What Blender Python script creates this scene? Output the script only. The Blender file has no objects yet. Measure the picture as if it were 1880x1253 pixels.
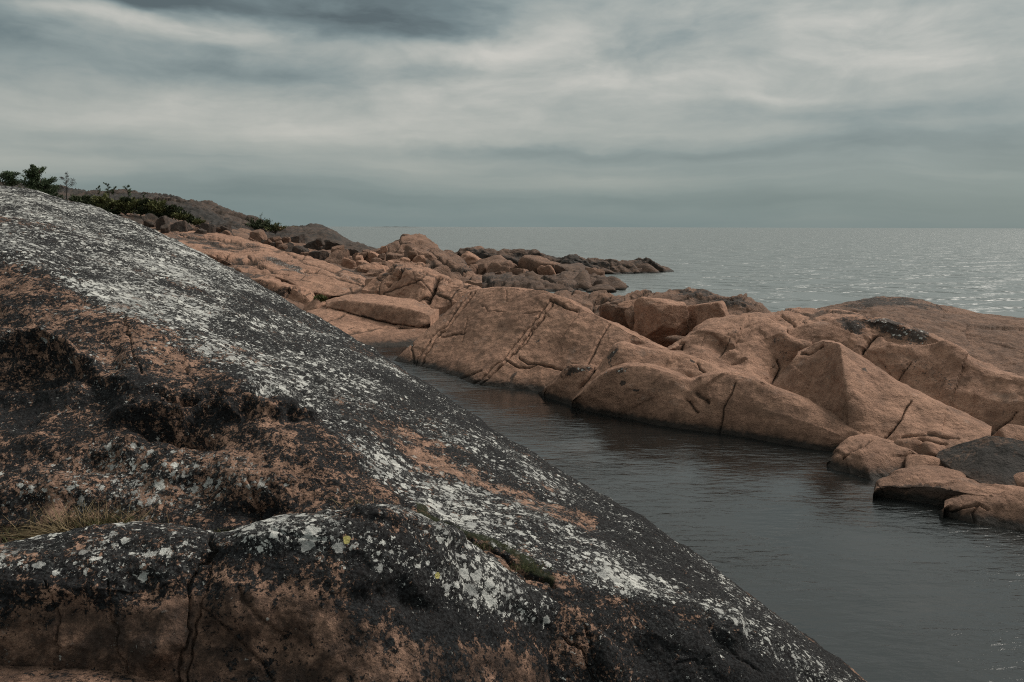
import bpy, bmesh, math, random
import numpy as np
from mathutils import Matrix, Vector

R = math.radians
scene = bpy.context.scene
COL = scene.collection

# ------------------------------------------------------------------ camera, sky, sun, exposure
CAM_H = 3.5
F = 1462.0                                   # focal length in picture pixels (28 mm on 36 mm)
PITCH, ROLL = R(8.15), R(0.15)
cam = bpy.data.cameras.new('camera')
cam.sensor_width = 36.0; cam.lens = 28.0
cam.clip_start = 0.05; cam.clip_end = 90000.0
camo = bpy.data.objects.new('camera', cam); COL.objects.link(camo)
_f = np.array([0, math.cos(PITCH), -math.sin(PITCH)])
_r0 = np.array([1.0, 0, 0]); _u0 = np.array([0, math.sin(PITCH), math.cos(PITCH)])
_r = _r0*math.cos(ROLL) + _u0*math.sin(ROLL)
_u = _u0*math.cos(ROLL) - _r0*math.sin(ROLL)
CAM = np.array([0, 0, CAM_H])
camo.matrix_world = Matrix(((_r[0], _u[0], -_f[0], 0), (_r[1], _u[1], -_f[1], 0), (_r[2], _u[2], -_f[2], CAM_H), (0, 0, 0, 1)))
scene.camera = camo
scene.view_settings.view_transform = 'Standard'; scene.view_settings.look = 'None'
scene.view_settings.exposure = 1.42; scene.view_settings.gamma = 1.0
scene.view_settings.use_curve_mapping = False
scene.cycles.use_denoising = False; scene.cycles.filter_width = 1.1
scene.cycles.max_bounces = 5; scene.cycles.transparent_max_bounces = 8
scene.cycles.sample_clamp_indirect = 3.0; scene.cycles.sample_clamp_direct = 0.3

SUN_AZ, SUN_EL = R(60), R(43)                # azimuth to the right of the view direction
def sock(x): return x
class NT:
    """short hand for node trees"""
    def __init__(s, nt): s.nt = nt; s.n = nt.nodes; s.l = nt.links
    def new(s, t, **kw):
        o = s.n.new(t)
        for k, v in kw.items(): setattr(o, k, v)
        return o
    def put(s, inp, v):
        if isinstance(v, bpy.types.NodeSocket): s.l.new(v, inp)
        else: inp.default_value = v
    def m(s, op, a, b=0.0, c=0.0, clamp=False):
        o = s.new('ShaderNodeMath', operation=op, use_clamp=clamp)
        s.put(o.inputs[0], a); s.put(o.inputs[1], b); s.put(o.inputs[2], c)
        return o.outputs[0]
    def add(s, *a):
        r = a[0]
        for b in a[1:]: r = s.m('ADD', r, b)
        return r
    def mul(s, *a):
        r = a[0]
        for b in a[1:]: r = s.m('MULTIPLY', r, b)
        return r
    def sub(s, a, b): return s.m('SUBTRACT', a, b)
    def ss(s, x, lo, hi):
        o = s.new('ShaderNodeMapRange', interpolation_type='SMOOTHSTEP')
        s.put(o.inputs['Value'], x); s.put(o.inputs['From Min'], lo); s.put(o.inputs['From Max'], hi)
        return o.outputs[0]
    def mix(s, f, a, b):
        o = s.new('ShaderNodeMix', data_type='RGBA')
        s.put(o.inputs[0], f); s.put(o.inputs[6], a if not isinstance(a, tuple) else (*a, 1)); s.put(o.inputs[7], b if not isinstance(b, tuple) else (*b, 1))
        return o.outputs[2]
    def noise(s, vec, scale, detail=4, rough=0.5, dist=0.0, color=False):
        o = s.new('ShaderNodeTexNoise')
        s.l.new(vec, o.inputs['Vector']); o.inputs['Scale'].default_value = scale
        o.inputs['Detail'].default_value = detail; o.inputs['Roughness'].default_value = rough; o.inputs['Distortion'].default_value = dist
        return o.outputs['Color'] if color else o.outputs['Fac']
    def vor(s, vec, scale, feature='F1'):
        o = s.new('ShaderNodeTexVoronoi', feature=feature)
        s.l.new(vec, o.inputs['Vector']); o.inputs['Scale'].default_value = scale
        return o
    def vmul(s, v, k):
        o = s.new('ShaderNodeVectorMath', operation='MULTIPLY'); s.put(o.inputs[0], v); o.inputs[1].default_value = k
        return o.outputs[0]
    def vadd(s, a, b):
        o = s.new('ShaderNodeVectorMath', operation='ADD'); s.put(o.inputs[0], a); s.put(o.inputs[1], b)
        return o.outputs[0]
    def comb(s, x, y, z=0.0):
        o = s.new('ShaderNodeCombineXYZ'); s.put(o.inputs[0], x); s.put(o.inputs[1], y); s.put(o.inputs[2], z)
        return o.outputs[0]
    def ramp(s, f, stops):
        o = s.new('ShaderNodeValToRGB'); s.put(o.inputs[0], f)
        cr = o.color_ramp
        while len(cr.elements) < len(stops): cr.elements.new(0.5)
        for e, (p, c) in zip(cr.elements, stops): e.position = p; e.color = (*c, 1)
        return o.outputs[0]
    def attr(s, name):
        o = s.new('ShaderNodeAttribute', attribute_name=name); return o.outputs['Fac']

world = bpy.data.worlds.new('World'); scene.world = world; world.use_nodes = True
W = NT(world.node_tree)
for n in list(W.n): W.n.remove(n)
_dir = W.new('ShaderNodeTexCoord').outputs['Generated']
_sep = W.new('ShaderNodeSeparateXYZ'); W.l.new(_dir, _sep.inputs[0])
_az = W.m('ARCTAN2', _sep.outputs[0], _sep.outputs[1]); _el = W.m('ARCSINE', _sep.outputs[2])
_wl = W.noise(W.comb(W.mul(_az, 4.0), W.mul(_el, 11.0), 3.3), 1.0, 5, 0.55, color=True)
_ws = W.new('ShaderNodeSeparateXYZ'); W.l.new(_wl, _ws.inputs[0])
waz = W.add(_az, W.mul(W.sub(_ws.outputs[0], 0.5), 0.30))
wel = W.add(_el, W.mul(W.sub(_ws.outputs[1], 0.5), 0.06))
lump = W.noise(W.comb(W.mul(waz, 4.0), W.mul(wel, 14.0), 1.7), 1.0, 7, 0.52, 0.25)
streak = W.noise(W.comb(W.mul(_az, 2.2), W.mul(wel, 34.0), 8.1), 1.0, 4, 0.5)
hi = W.ss(_el, 0.03, 0.2)
L = W.add(0.405, W.mul(W.sub(lump, 0.5), W.add(0.12, W.mul(hi, 0.32))), W.mul(W.sub(streak, 0.5), W.sub(0.30, W.mul(hi, 0.2))))
def gauss(az0, el0, ra, re, amp):
    a = W.m('DIVIDE', W.sub(waz, az0), ra); b = W.m('DIVIDE', W.sub(wel, el0), re)
    d = W.add(W.mul(a, a), W.mul(b, b))
    return W.mul(W.m('EXPONENT', W.mul(d, -1.0)), amp)
for g in ((-0.27, 0.262, 0.22, 0.038, -0.12), (-0.14, 0.228, 0.09, 0.016, -0.06), (-0.58, 0.195, 0.12, 0.03, -0.05), (-0.45, 0.222, 0.11, 0.013, 0.24), (-0.50, 0.245, 0.10, 0.012, -0.10), (-0.56, 0.26, 0.10, 0.02, -0.10),
          (-0.34, 0.178, 0.20, 0.014, -0.10), (-0.27, 0.122, 0.38, 0.024, 0.10), (-0.52, 0.098, 0.16, 0.012, -0.06), (-0.05, 0.205, 0.10, 0.016, 0.12), (0.40, 0.085, 0.34, 0.020, -0.11), (0.06, 0.088, 0.22, 0.007, -0.08),
          (-0.35, 0.036, 0.34, 0.022, -0.15), (0.36, 0.040, 0.36, 0.022, -0.13), (0.05, 0.050, 0.14, 0.014, 0.06), (0.28, 0.165, 0.24, 0.03, 0.06), (0.30, 0.150, 0.10, 0.006, 0.08)):
    L = W.add(L, gauss(*g))
fine = W.noise(W.comb(W.mul(_az, 9.0), W.mul(_el, 22.0), 5.2), 1.0, 8, 0.6, 0.5)
cl = W.add(gauss(-0.30, 0.258, 0.30, 0.036, 1.05), gauss(-0.13, 0.228, 0.12, 0.019, 0.75), gauss(-0.60, 0.20, 0.11, 0.035, 0.75), gauss(-0.62, 0.26, 0.16, 0.02, 0.6), W.mul(W.sub(fine, 0.5), 1.7))
L = W.sub(L, W.mul(W.ss(cl, 0.25, 0.95), hi, 0.14))
L = W.add(L, W.mul(W.sub(fine, 0.5), hi, 0.24))
L = W.sub(L, W.mul(W.sub(1.0, W.ss(_el, -0.01, 0.05)), 0.06))
L = W.add(0.405, W.mul(W.sub(L, 0.40), W.add(1.05, W.mul(hi, 0.25))))
cloud0 = W.ramp(L, [(0.08, (0.085, 0.108, 0.110)), (0.20, (0.15, 0.19, 0.192)), (0.32, (0.24, 0.282, 0.274)), (0.45, (0.365, 0.384, 0.354)), (0.60, (0.54, 0.525, 0.475))])
cloud0 = W.mix(W.mul(W.sub(1.0, W.ss(_el, 0.0, 0.08)), 0.68), cloud0, (0.128, 0.195, 0.209))
zen = W.add(1.0, W.mul(W.ss(_el, 0.06, 1.0), 0.9))      # overcast sky: zenith about twice as bright as the horizon
_zc = W.new('ShaderNodeCombineXYZ')
for _i in range(3): W.l.new(zen, _zc.inputs[_i])
_zm = W.new('ShaderNodeVectorMath', operation='MULTIPLY'); W.l.new(cloud0, _zm.inputs[0]); W.l.new(_zc.outputs[0], _zm.inputs[1])
cloud = _zm.outputs[0]
sky = W.new('ShaderNodeTexSky', sky_type='NISHITA'); sky.sun_disc = False
sky.sun_elevation = SUN_EL; sky.sun_rotation = SUN_AZ
bgA = W.new('ShaderNodeBackground'); W.l.new(sky.outputs[0], bgA.inputs[0]); bgA.inputs[1].default_value = 0.05
bgB = W.new('ShaderNodeBackground'); W.l.new(cloud, bgB.inputs[0]); bgB.inputs[1].default_value = 0.385
ms = W.new('ShaderNodeMixShader'); ms.inputs[0].default_value = 0.94
W.l.new(bgA.outputs[0], ms.inputs[1]); W.l.new(bgB.outputs[0], ms.inputs[2])
wo = W.new('ShaderNodeOutputWorld'); W.l.new(ms.outputs[0], wo.inputs[0])

sun = bpy.data.lights.new('sun', 'SUN'); sun.energy = 1.5; sun.angle = R(20); sun.color = (1.0, 0.93, 0.84)
suno = bpy.data.objects.new('sun', sun); COL.objects.link(suno)
_sd = Vector((math.sin(SUN_AZ)*math.cos(SUN_EL), math.cos(SUN_AZ)*math.cos(SUN_EL), math.sin(SUN_EL)))
suno.rotation_euler = _sd.to_track_quat('Z', 'Y').to_euler(); suno.location = (10, 5, 20)

# ------------------------------------------------------------------ geometry helpers
def ray(px, py):
    a = (px-940.0)/F; b = -(py-626.5)/F
    return _r*a + _u*b + _f
def P(px, py, Y=None, z=None):
    """world point on the sight line through a picture point, at forward distance Y or at height z"""
    d = ray(px, py)
    t = (z-CAM_H)/d[2] if Y is None else Y/d[1]
    return CAM + d*t
def project(p):
    q = p - CAM
    w = np.maximum(q @ _f, 0.05)
    return np.stack([940.0 + F*(q @ _r)/w, 626.5 - F*(q @ _u)/w], -1)

_rng = np.random.default_rng(7)
_perm = np.concatenate([_rng.permutation(256)]*3).astype(np.int32)
_grad = _rng.normal(size=(256, 3)); _grad /= np.linalg.norm(_grad, axis=1)[:, None]; _grad = _grad.astype(np.float32)
def perlin(p):
    p = p.astype(np.float32); i = np.floor(p).astype(np.int32); f = p - i; i &= 255
    u = f*f*f*(f*(f*6-15)+10); out = np.zeros(len(p), np.float32)
    for dx in (0, 1):
        hx = _perm[i[:, 0]+dx]; wx = u[:, 0] if dx else 1-u[:, 0]
        for dy in (0, 1):
            hy = _perm[hx+i[:, 1]+dy]; wy = wx*(u[:, 1] if dy else 1-u[:, 1])
            for dz in (0, 1):
                g = _grad[_perm[hy+i[:, 2]+dz] & 255]
                out += wy*(u[:, 2] if dz else 1-u[:, 2])*(g[:, 0]*(f[:, 0]-dx)+g[:, 1]*(f[:, 1]-dy)+g[:, 2]*(f[:, 2]-dz))
    return out*1.6
def fbm(p, scale, octv=3, gain=0.5, off=0.0):
    q = p*scale + off; o = 0; a = 1.0
    for k in range(octv):
        o = o + a*perlin(q); q = q*2.03 + 17.3; a *= gain
    return o
_ch = _rng.uniform(-1, 1, size=(4096, 6)).astype(np.float32)
def facets(p, scale, warp=0.12, seed=0):
    """jointed bedrock: every cell is a tilted plane; returns its offset and the closeness to a joint"""
    q = p*np.asarray(scale)+seed*7.31
    q = q + warp*np.stack([perlin(q*1.3+3.1), perlin(q*1.3+9.7), perlin(q*1.3+23.3)], -1)
    i0 = np.floor(q).astype(np.int64); b1 = np.full(len(q), 1e9); b2 = b1.copy(); h = np.zeros(len(q)); 
    for dx in (-1, 0, 1):
        for dy in (-1, 0, 1):
            for dz in (-1, 0, 1):
                c = i0+np.array([dx, dy, dz]); k = ((c[:, 0]*73856093) ^ (c[:, 1]*19349663) ^ (c[:, 2]*83492791)) & 4095
                r = _ch[k]; v = q-(c+0.5+0.42*r[:, :3]); d = np.einsum('ij,ij->i', v, v)
                hh = r[:, 3]*0.5 + v[:, 0]*r[:, 4]*0.9 + v[:, 1]*r[:, 5]*0.9 + v[:, 2]*r[:, 3]*0.6
                m1 = d < b1; b2 = np.where(m1, b1, np.minimum(b2, d)); h = np.where(m1, hh, h); b1 = np.where(m1, d, b1)
    return h, np.exp(-((np.sqrt(b2)-np.sqrt(b1))/0.035)**2)
def sstep(x, lo, hi):
    t = np.clip((x-lo)/(hi-lo), 0, 1); return t*t*(3-2*t)
def hermite(kn, pts, ts, tension=0.0):
    """piecewise cubic through pts (n,...,3) at knots kn, sampled at ts"""
    n = len(kn); m = np.zeros_like(pts)
    sl = (pts[1:]-pts[:-1])/(kn[1:]-kn[:-1]).reshape((-1,)+(1,)*(pts.ndim-1))
    m[0] = sl[0]; m[-1] = sl[-1]
    for i in range(1, n-1):
        h0, h1 = kn[i]-kn[i-1], kn[i+1]-kn[i]
        m[i] = (sl[i-1]*h1 + sl[i]*h0)/(h0+h1)*(1-tension)
    k = np.clip(np.searchsorted(kn, ts, side='right')-1, 0, n-2)
    h = kn[k+1]-kn[k]; t = (ts-kn[k])/h
    sh = (-1,)+(1,)*(pts.ndim-1); t = t.reshape(sh); h = h.reshape(sh)
    t2 = t*t; t3 = t2*t
    c = (2*t3-3*t2+1)*pts[k] + (t3-2*t2+t)*h*m[k] + (3*t2-2*t3)*pts[k+1] + (t3-t2)*h*m[k+1]
    lin = pts[k]*(1-t)+pts[k+1]*t
    return c*(1-tension)+lin*tension
def grid_normals(g):
    du = np.gradient(g, axis=1); dv = np.gradient(g, axis=0)
    n = np.cross(du, dv); n /= np.maximum(np.linalg.norm(n, axis=-1, keepdims=True), 1e-9)
    return n
def seg_dist(q, poly):
    """picture distance to a polyline and its running parameter"""
    best = np.full(len(q), 1e9)
    poly = np.array(poly, float)
    for a, b in zip(poly[:-1], poly[1:]):
        ab = b-a; t = np.clip(((q-a) @ ab)/(ab @ ab), 0, 1)
        best = np.minimum(best, np.linalg.norm(q-(a+t[:, None]*ab), axis=1))
    return best
def link(name, me, mat=None, parent=None):
    o = bpy.data.objects.new(name, me); COL.objects.link(o)
    if mat and me: me.materials.append(mat)
    if parent: o.parent = parent
    return o
def tag(o, label, cat=None, group=None, kind=None):
    o['label'] = label
    if cat: o['category'] = cat
    if group: o['group'] = group
    if kind: o['kind'] = kind
    return o
def mesh_np(name, v, quads, attrs=None, smooth=True, tris=None, centre=True):
    """mesh from numpy arrays, origin at its base"""
    v = np.asarray(v, np.float64); org = np.zeros(3)
    if centre:
        org = np.array([(v[:, 0].min()+v[:, 0].max())/2, (v[:, 1].min()+v[:, 1].max())/2, v[:, 2].min()])
    me = bpy.data.meshes.new(name)
    me.vertices.add(len(v)); me.vertices.foreach_set('co', (v-org).astype(np.float32).ravel())
    f = quads if tris is None else tris
    k = f.shape[1]
    me.loops.add(f.size); me.loops.foreach_set('vertex_index', f.astype(np.int32).ravel())
    me.polygons.add(len(f)); me.polygons.foreach_set('loop_start', np.arange(0, f.size, k, dtype=np.int32))
    me.polygons.foreach_set('loop_total', np.full(len(f), k, np.int32))
    me.polygons.foreach_set('use_smooth', np.full(len(f), smooth, bool))
    me.update(calc_edges=True)
    for an, av in (attrs or {}).items():
        a = me.attributes.new(an, 'FLOAT', 'POINT'); a.data.foreach_set('value', np.asarray(av, np.float32))
    return me, org
def place(name, mo, mat, parent=None):
    me, org = mo
    o = link(name, me, mat, parent)
    o.location = org if parent is None else org - np.array(parent.location)
    return o
def grid_faces(nv, nu):
    i = np.arange(nv*nu).reshape(nv, nu)
    return np.stack([i[:-1, :-1], i[:-1, 1:], i[1:, 1:], i[1:, :-1]], -1).reshape(-1, 4)

def build_rails(rails):
    """rails are lists of (px, py) on the water, (px, py, Y) or (px, py, None, z); 'off' shifts another rail, 'mid' bulges between its neighbours"""
    out = [None]*len(rails)
    for k, r in enumerate(rails):
        if r[0] in ('off', 'mid'): continue
        pts = []
        for q in r:
            if len(q) == 2: pts.append(P(q[0], q[1], z=-0.015))
            elif len(q) == 3: pts.append(P(q[0], q[1], Y=q[2]))
            else: pts.append(P(q[0], q[1], z=q[3]))
        out[k] = np.array(pts)
    n = max(len(r) for r in out if r is not None)
    if any(len(r) != n for r in out if r is not None):
        n = 24
        for k, r in enumerate(out):
            if r is None: continue
            s = np.linalg.norm(np.diff(r, axis=0), axis=1)/np.linalg.norm(r[:-1]-CAM, axis=1)
            kn = np.concatenate([[0], np.cumsum(np.maximum(s, 1e-5))]); kn /= kn[-1]
            out[k] = hermite(kn, r, np.linspace(0, 1, n), 0.25)
    for _ in range(4):
        for k, r in enumerate(rails):
            if out[k] is not None: continue
            if r[0] == 'off' and out[r[1]] is not None:
                b = out[r[1]].copy(); h = b-CAM; h[:, 2] = 0; h /= np.linalg.norm(h, axis=1)[:, None]
                b = b + h*r[2]; b[:, 2] += r[3]; out[k] = b
            if r[0] == 'mid' and out[k-1] is not None and out[k+1] is not None:
                b = out[k-1]*(1-r[1]) + out[k+1]*r[1]; h = CAM-b; h[:, 2] = 0; h /= np.linalg.norm(h, axis=1)[:, None]
                uu = np.linspace(0, 1, len(b)); out[k] = b + (h*0.6 + np.array([0, 0, 0.8]))*r[2]*np.clip(7*np.minimum(uu, 1-uu), 0, 1)[:, None]
    return np.array(out)

def loft(rails, step_px=2.0, tension=0.35, floor=-0.7, amps=(0.035, 0.012, 0.004), scales=(0.9, 3.5, 11.0), off=0.0,
         cracks=(), dents=(), paint=None, maxn=900, ridged=0.0, uten=0.2, facet=None):
    """rock surface through survey rails (front to back); returns mesh data with lichen/stain attributes"""
    K = build_rails(rails)
    dist = np.linalg.norm(K-CAM, axis=-1)
    wv = (np.linalg.norm(np.diff(K, axis=0), axis=-1)/dist[:-1]).mean(axis=1)*F
    wu = (np.linalg.norm(np.diff(K, axis=1), axis=-1)/dist[:, :-1]).mean(axis=0)*F
    qk = project(K.reshape(-1, 3)).reshape(K.shape[0], K.shape[1], 2)       # sample by how large each stretch shows
    wv = np.minimum(wv, 0.12*wv + np.percentile(np.linalg.norm(np.diff(qk, axis=0), axis=-1), 75, axis=1))
    wu = np.minimum(wu, 0.12*wu + np.linalg.norm(np.diff(qk, axis=1), axis=-1).mean(axis=0))
    mx = qk[:, :, 0].mean(axis=0); outf = ((mx[1:] < 30) | (mx[:-1] > 1850)); wu = np.where(outf, wu*0.3, wu)   # coarser beyond the frame
    hid = [k for k, r in enumerate(rails) if r[0] == 'off']
    for k in range(len(wv)):
        if k in hid or k+1 in hid: wv[k] = min(wv[k], 36)
    kv = np.concatenate([[0], np.cumsum(np.clip(wv, 4, None))]); ku = np.concatenate([[0], np.cumsum(np.clip(wu, 2, None))])
    nv = int(np.clip(kv[-1]/step_px, 12, maxn)); nu = int(np.clip(ku[-1]/step_px, 12, maxn))
    g = hermite(kv, K, np.linspace(0, kv[-1], nv), tension)
    g = np.swapaxes(hermite(ku, np.swapaxes(g, 0, 1).copy(), np.linspace(0, ku[-1], nu), uten), 0, 1)
    vv = np.repeat(np.interp(np.linspace(0, kv[-1], nv), kv, np.arange(len(kv)))[:, None], nu, 1).ravel()
    uu = np.repeat(np.linspace(0, 1, nu)[None], nv, 0).ravel()
    n = grid_normals(g).reshape(-1, 3); p = g.reshape(-1, 3).copy()
    d = np.zeros(len(p))
    for a, s in zip(amps, scales):
        d += a*fbm(p, s, 3, 0.5, off+s)
    if ridged:
        r = 1-np.abs(fbm(p, 0.8, 3, 0.5, off+5.5)); d += ridged*(r-0.7)
    joint = np.zeros(len(p))
    if facet:
        fa_, fs_, fg_ = facet; fh, joint = facets(p, fs_, seed=off+1)
        d += fa_*fh - fg_*joint
        if len(np.atleast_1d(fs_)) == 3 or fa_ > 0.03:
            fh2, j2 = facets(p, np.asarray(fs_)*2.7, seed=off+4); d += fa_*0.4*fh2 - fg_*0.5*j2; joint = np.maximum(joint, 0.5*j2)
    d *= np.clip(np.minimum(uu, 1-uu)/0.06, 0, 1)
    p = p + n*d[:, None]
    # carve cracks and hollows
    q = project(p); facing = np.einsum('ij,ij->i', n, CAM-p) > 0
    _js = 26.0/max(6.0, float(np.median(np.linalg.norm(p-CAM, axis=1))))
    jit = np.stack([fbm(p, _js, 4, 0.55, 31+off), fbm(p, _js, 4, 0.55, 77+off)], -1)
    crack = np.zeros(len(p)); carve = np.zeros(len(p))
    for c in cracks:
        poly, w, dep = c[:3]; jj = c[3] if len(c) > 3 else 4.0
        ds = seg_dist(q+jit*jj, poly)
        e = np.exp(-(ds/w)**2)*facing
        carve = np.maximum(carve, dep*e); crack = np.maximum(crack, np.exp(-(ds/(w*1.05))**2)*facing*min(1.0, dep/0.04))
    for (cx, cy, rx, ry, rot, dep) in dents:
        a = R(rot); qq = q+jit*13-np.array([cx, cy])
        x = (qq[:, 0]*math.cos(a)+qq[:, 1]*math.sin(a))/rx; y = (-qq[:, 0]*math.sin(a)+qq[:, 1]*math.cos(a))/ry
        carve += dep*np.exp(-(x*x+y*y)**1.5)*facing
    p = p - n*carve[:, None]
    if facet: crack = np.maximum(crack, joint*min(1.0, facet[2]/0.03))
    g2 = p.reshape(nv, nu, 3); n2 = grid_normals(g2).reshape(-1, 3)
    at = {'crack': crack, 'dark': np.zeros(len(p)), 'white': np.zeros(len(p)), 'bare': np.zeros(len(p))}
    if paint: paint(at, p, n2, q, uu, vv)
    # skirts on all four sides
    idx = np.arange(nv*nu).reshape(nv, nu)
    ring = np.concatenate([idx[0, :], idx[1:, -1], idx[-1, -2::-1], idx[-2:0:-1, 0]])
    low = p[ring].copy(); low[:, 2] = np.minimum(floor, low[:, 2]-0.05)
    b0 = len(p); m = len(ring)
    rr = np.arange(m); sk = np.stack([ring, b0+rr, b0+np.roll(rr, -1), np.roll(ring, -1)], -1)
    v = np.concatenate([p, low]); f = np.concatenate([grid_faces(nv, nu), sk])
    at = {k: np.concatenate([a, a[ring]]) for k, a in at.items()}
    return v, f, at

def rock(name, rails, mat, label, cat='rock', group=None, **kw):
    v, f, at = loft(rails, **kw)
    o = place(name, mesh_np(name, v, f, at), mat)
    return tag(o, label, cat, group)

_ico = {}
def ico(sub):
    if sub not in _ico:
        bm = bmesh.new(); bmesh.ops.create_icosphere(bm, subdivisions=sub, radius=1.0)
        v = np.array([x.co[:] for x in bm.verts]); f = np.array([[l.index for l in x.verts] for x in bm.faces]); bm.free()
        _ico[sub] = (v/np.linalg.norm(v, axis=1)[:, None], f)
    return _ico[sub]
def boulder_mesh(name, seed, size, centre, sub=3, nplanes=16, hard=12.0, rot=None, noise=0.05, planes=None, floor=None, paint=None):
    """angular, worn boulder: rounded intersection of random planes"""
    rg = np.random.default_rng(seed); d, f = ico(sub)
    nrm = rg.normal(size=(nplanes, 3)); nrm /= np.linalg.norm(nrm, axis=1)[:, None]
    off = rg.uniform(0.55, 1.0, nplanes)
    if planes is None and hard > 20:                      # joint-bounded block
        bx = np.array([(1, 0, 0), (-1, 0, 0), (0, 1, 0), (0, -1, 0), (0, 0, 1), (0, 0, -1)])+rg.normal(size=(6, 3))*0.24
        planes = np.concatenate([bx, rg.uniform(0.55, 0.85, (6, 1))], 1)
    if planes is not None:
        pl = np.array(planes, float); pn = pl[:, :3]/np.linalg.norm(pl[:, :3], axis=1)[:, None]
        nrm = np.concatenate([nrm, pn]); off = np.concatenate([off, pl[:, 3]])
    c = np.maximum(d @ nrm.T, 0.02)/off
    r = 1.0/(np.sum(c**hard, axis=1)**(1.0/hard))
    r = np.minimum(r, 1.25)
    p = d*r[:, None]
    p = p*(1 + noise*fbm(d, 1.6, 4, 0.55, seed % 97)[:, None])
    if rot is None: rot = rg.uniform(-0.4, 0.4)
    cr, sr = math.cos(rot), math.sin(rot)
    ta, tb = rg.uniform(-0.5, 0.5, 2); p = p/np.abs(p).max(axis=0)
    p[:, 2] += p[:, 0]*ta*0.5*(p[:, 2] > 0)*(p[:, 2])
    p = p/np.abs(p).max(axis=0)*np.array(size)
    p = np.stack([p[:, 0]*cr-p[:, 1]*sr*size[0]/size[1]*0.5, p[:, 0]*sr*size[1]/size[0]*0.5+p[:, 1]*cr, p[:, 2]], -1)
    p = p + np.array(centre)
    if floor is not None: p[:, 2] = np.maximum(p[:, 2], floor)
    at = {'crack': np.zeros(len(p)), 'dark': np.zeros(len(p)), 'white': np.zeros(len(p)), 'bare': np.zeros(len(p))}
    tw = rg.uniform(-0.12, 0.12)
    at['dark'] += 0.18 + tw
    if paint: paint(at, p)
    return mesh_np(name, p, None, at, tris=f, smooth=hard < 20)
def boulder(x0, y0, x1, y1, Y, seed, mat, label, cat='rock', group=None, name='boulder', sub=3, depth=0.75, bury=0.35, **kw):
    a = P((x0+x1)/2, y1, Y=Y); b = P((x0+x1)/2, y0, Y=Y)
    w = (x1-x0)/F*Y*1.0; h = b[2]-a[2]
    sz = h*(1+bury)/2
    c = np.array([a[0], a[1]+w*depth*0.25, b[2]-sz])
    o = place(name, boulder_mesh(name, seed, (w/2, w*depth/2, sz), c, sub=sub, **kw), mat)
    return tag(o, label, cat, group)

# ------------------------------------------------------------------ materials
def new_mat(name):
    m = bpy.data.materials.new(name); m.use_nodes = True
    T = NT(m.node_tree)
    for n in list(T.n): T.n.remove(n)
    out = T.new('ShaderNodeOutputMaterial'); b = T.new('ShaderNodeBsdfPrincipled'); T.l.new(b.outputs[0], out.inputs[0])
    return m, T, b
def bump(T, b, h, strength, distance):
    o = T.new('ShaderNodeBump'); o.inputs['Strength'].default_value = strength; o.inputs['Distance'].default_value = distance
    T.l.new(h, o.inputs['Height']); T.l.new(o.outputs[0], b.inputs['Normal'])

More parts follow.
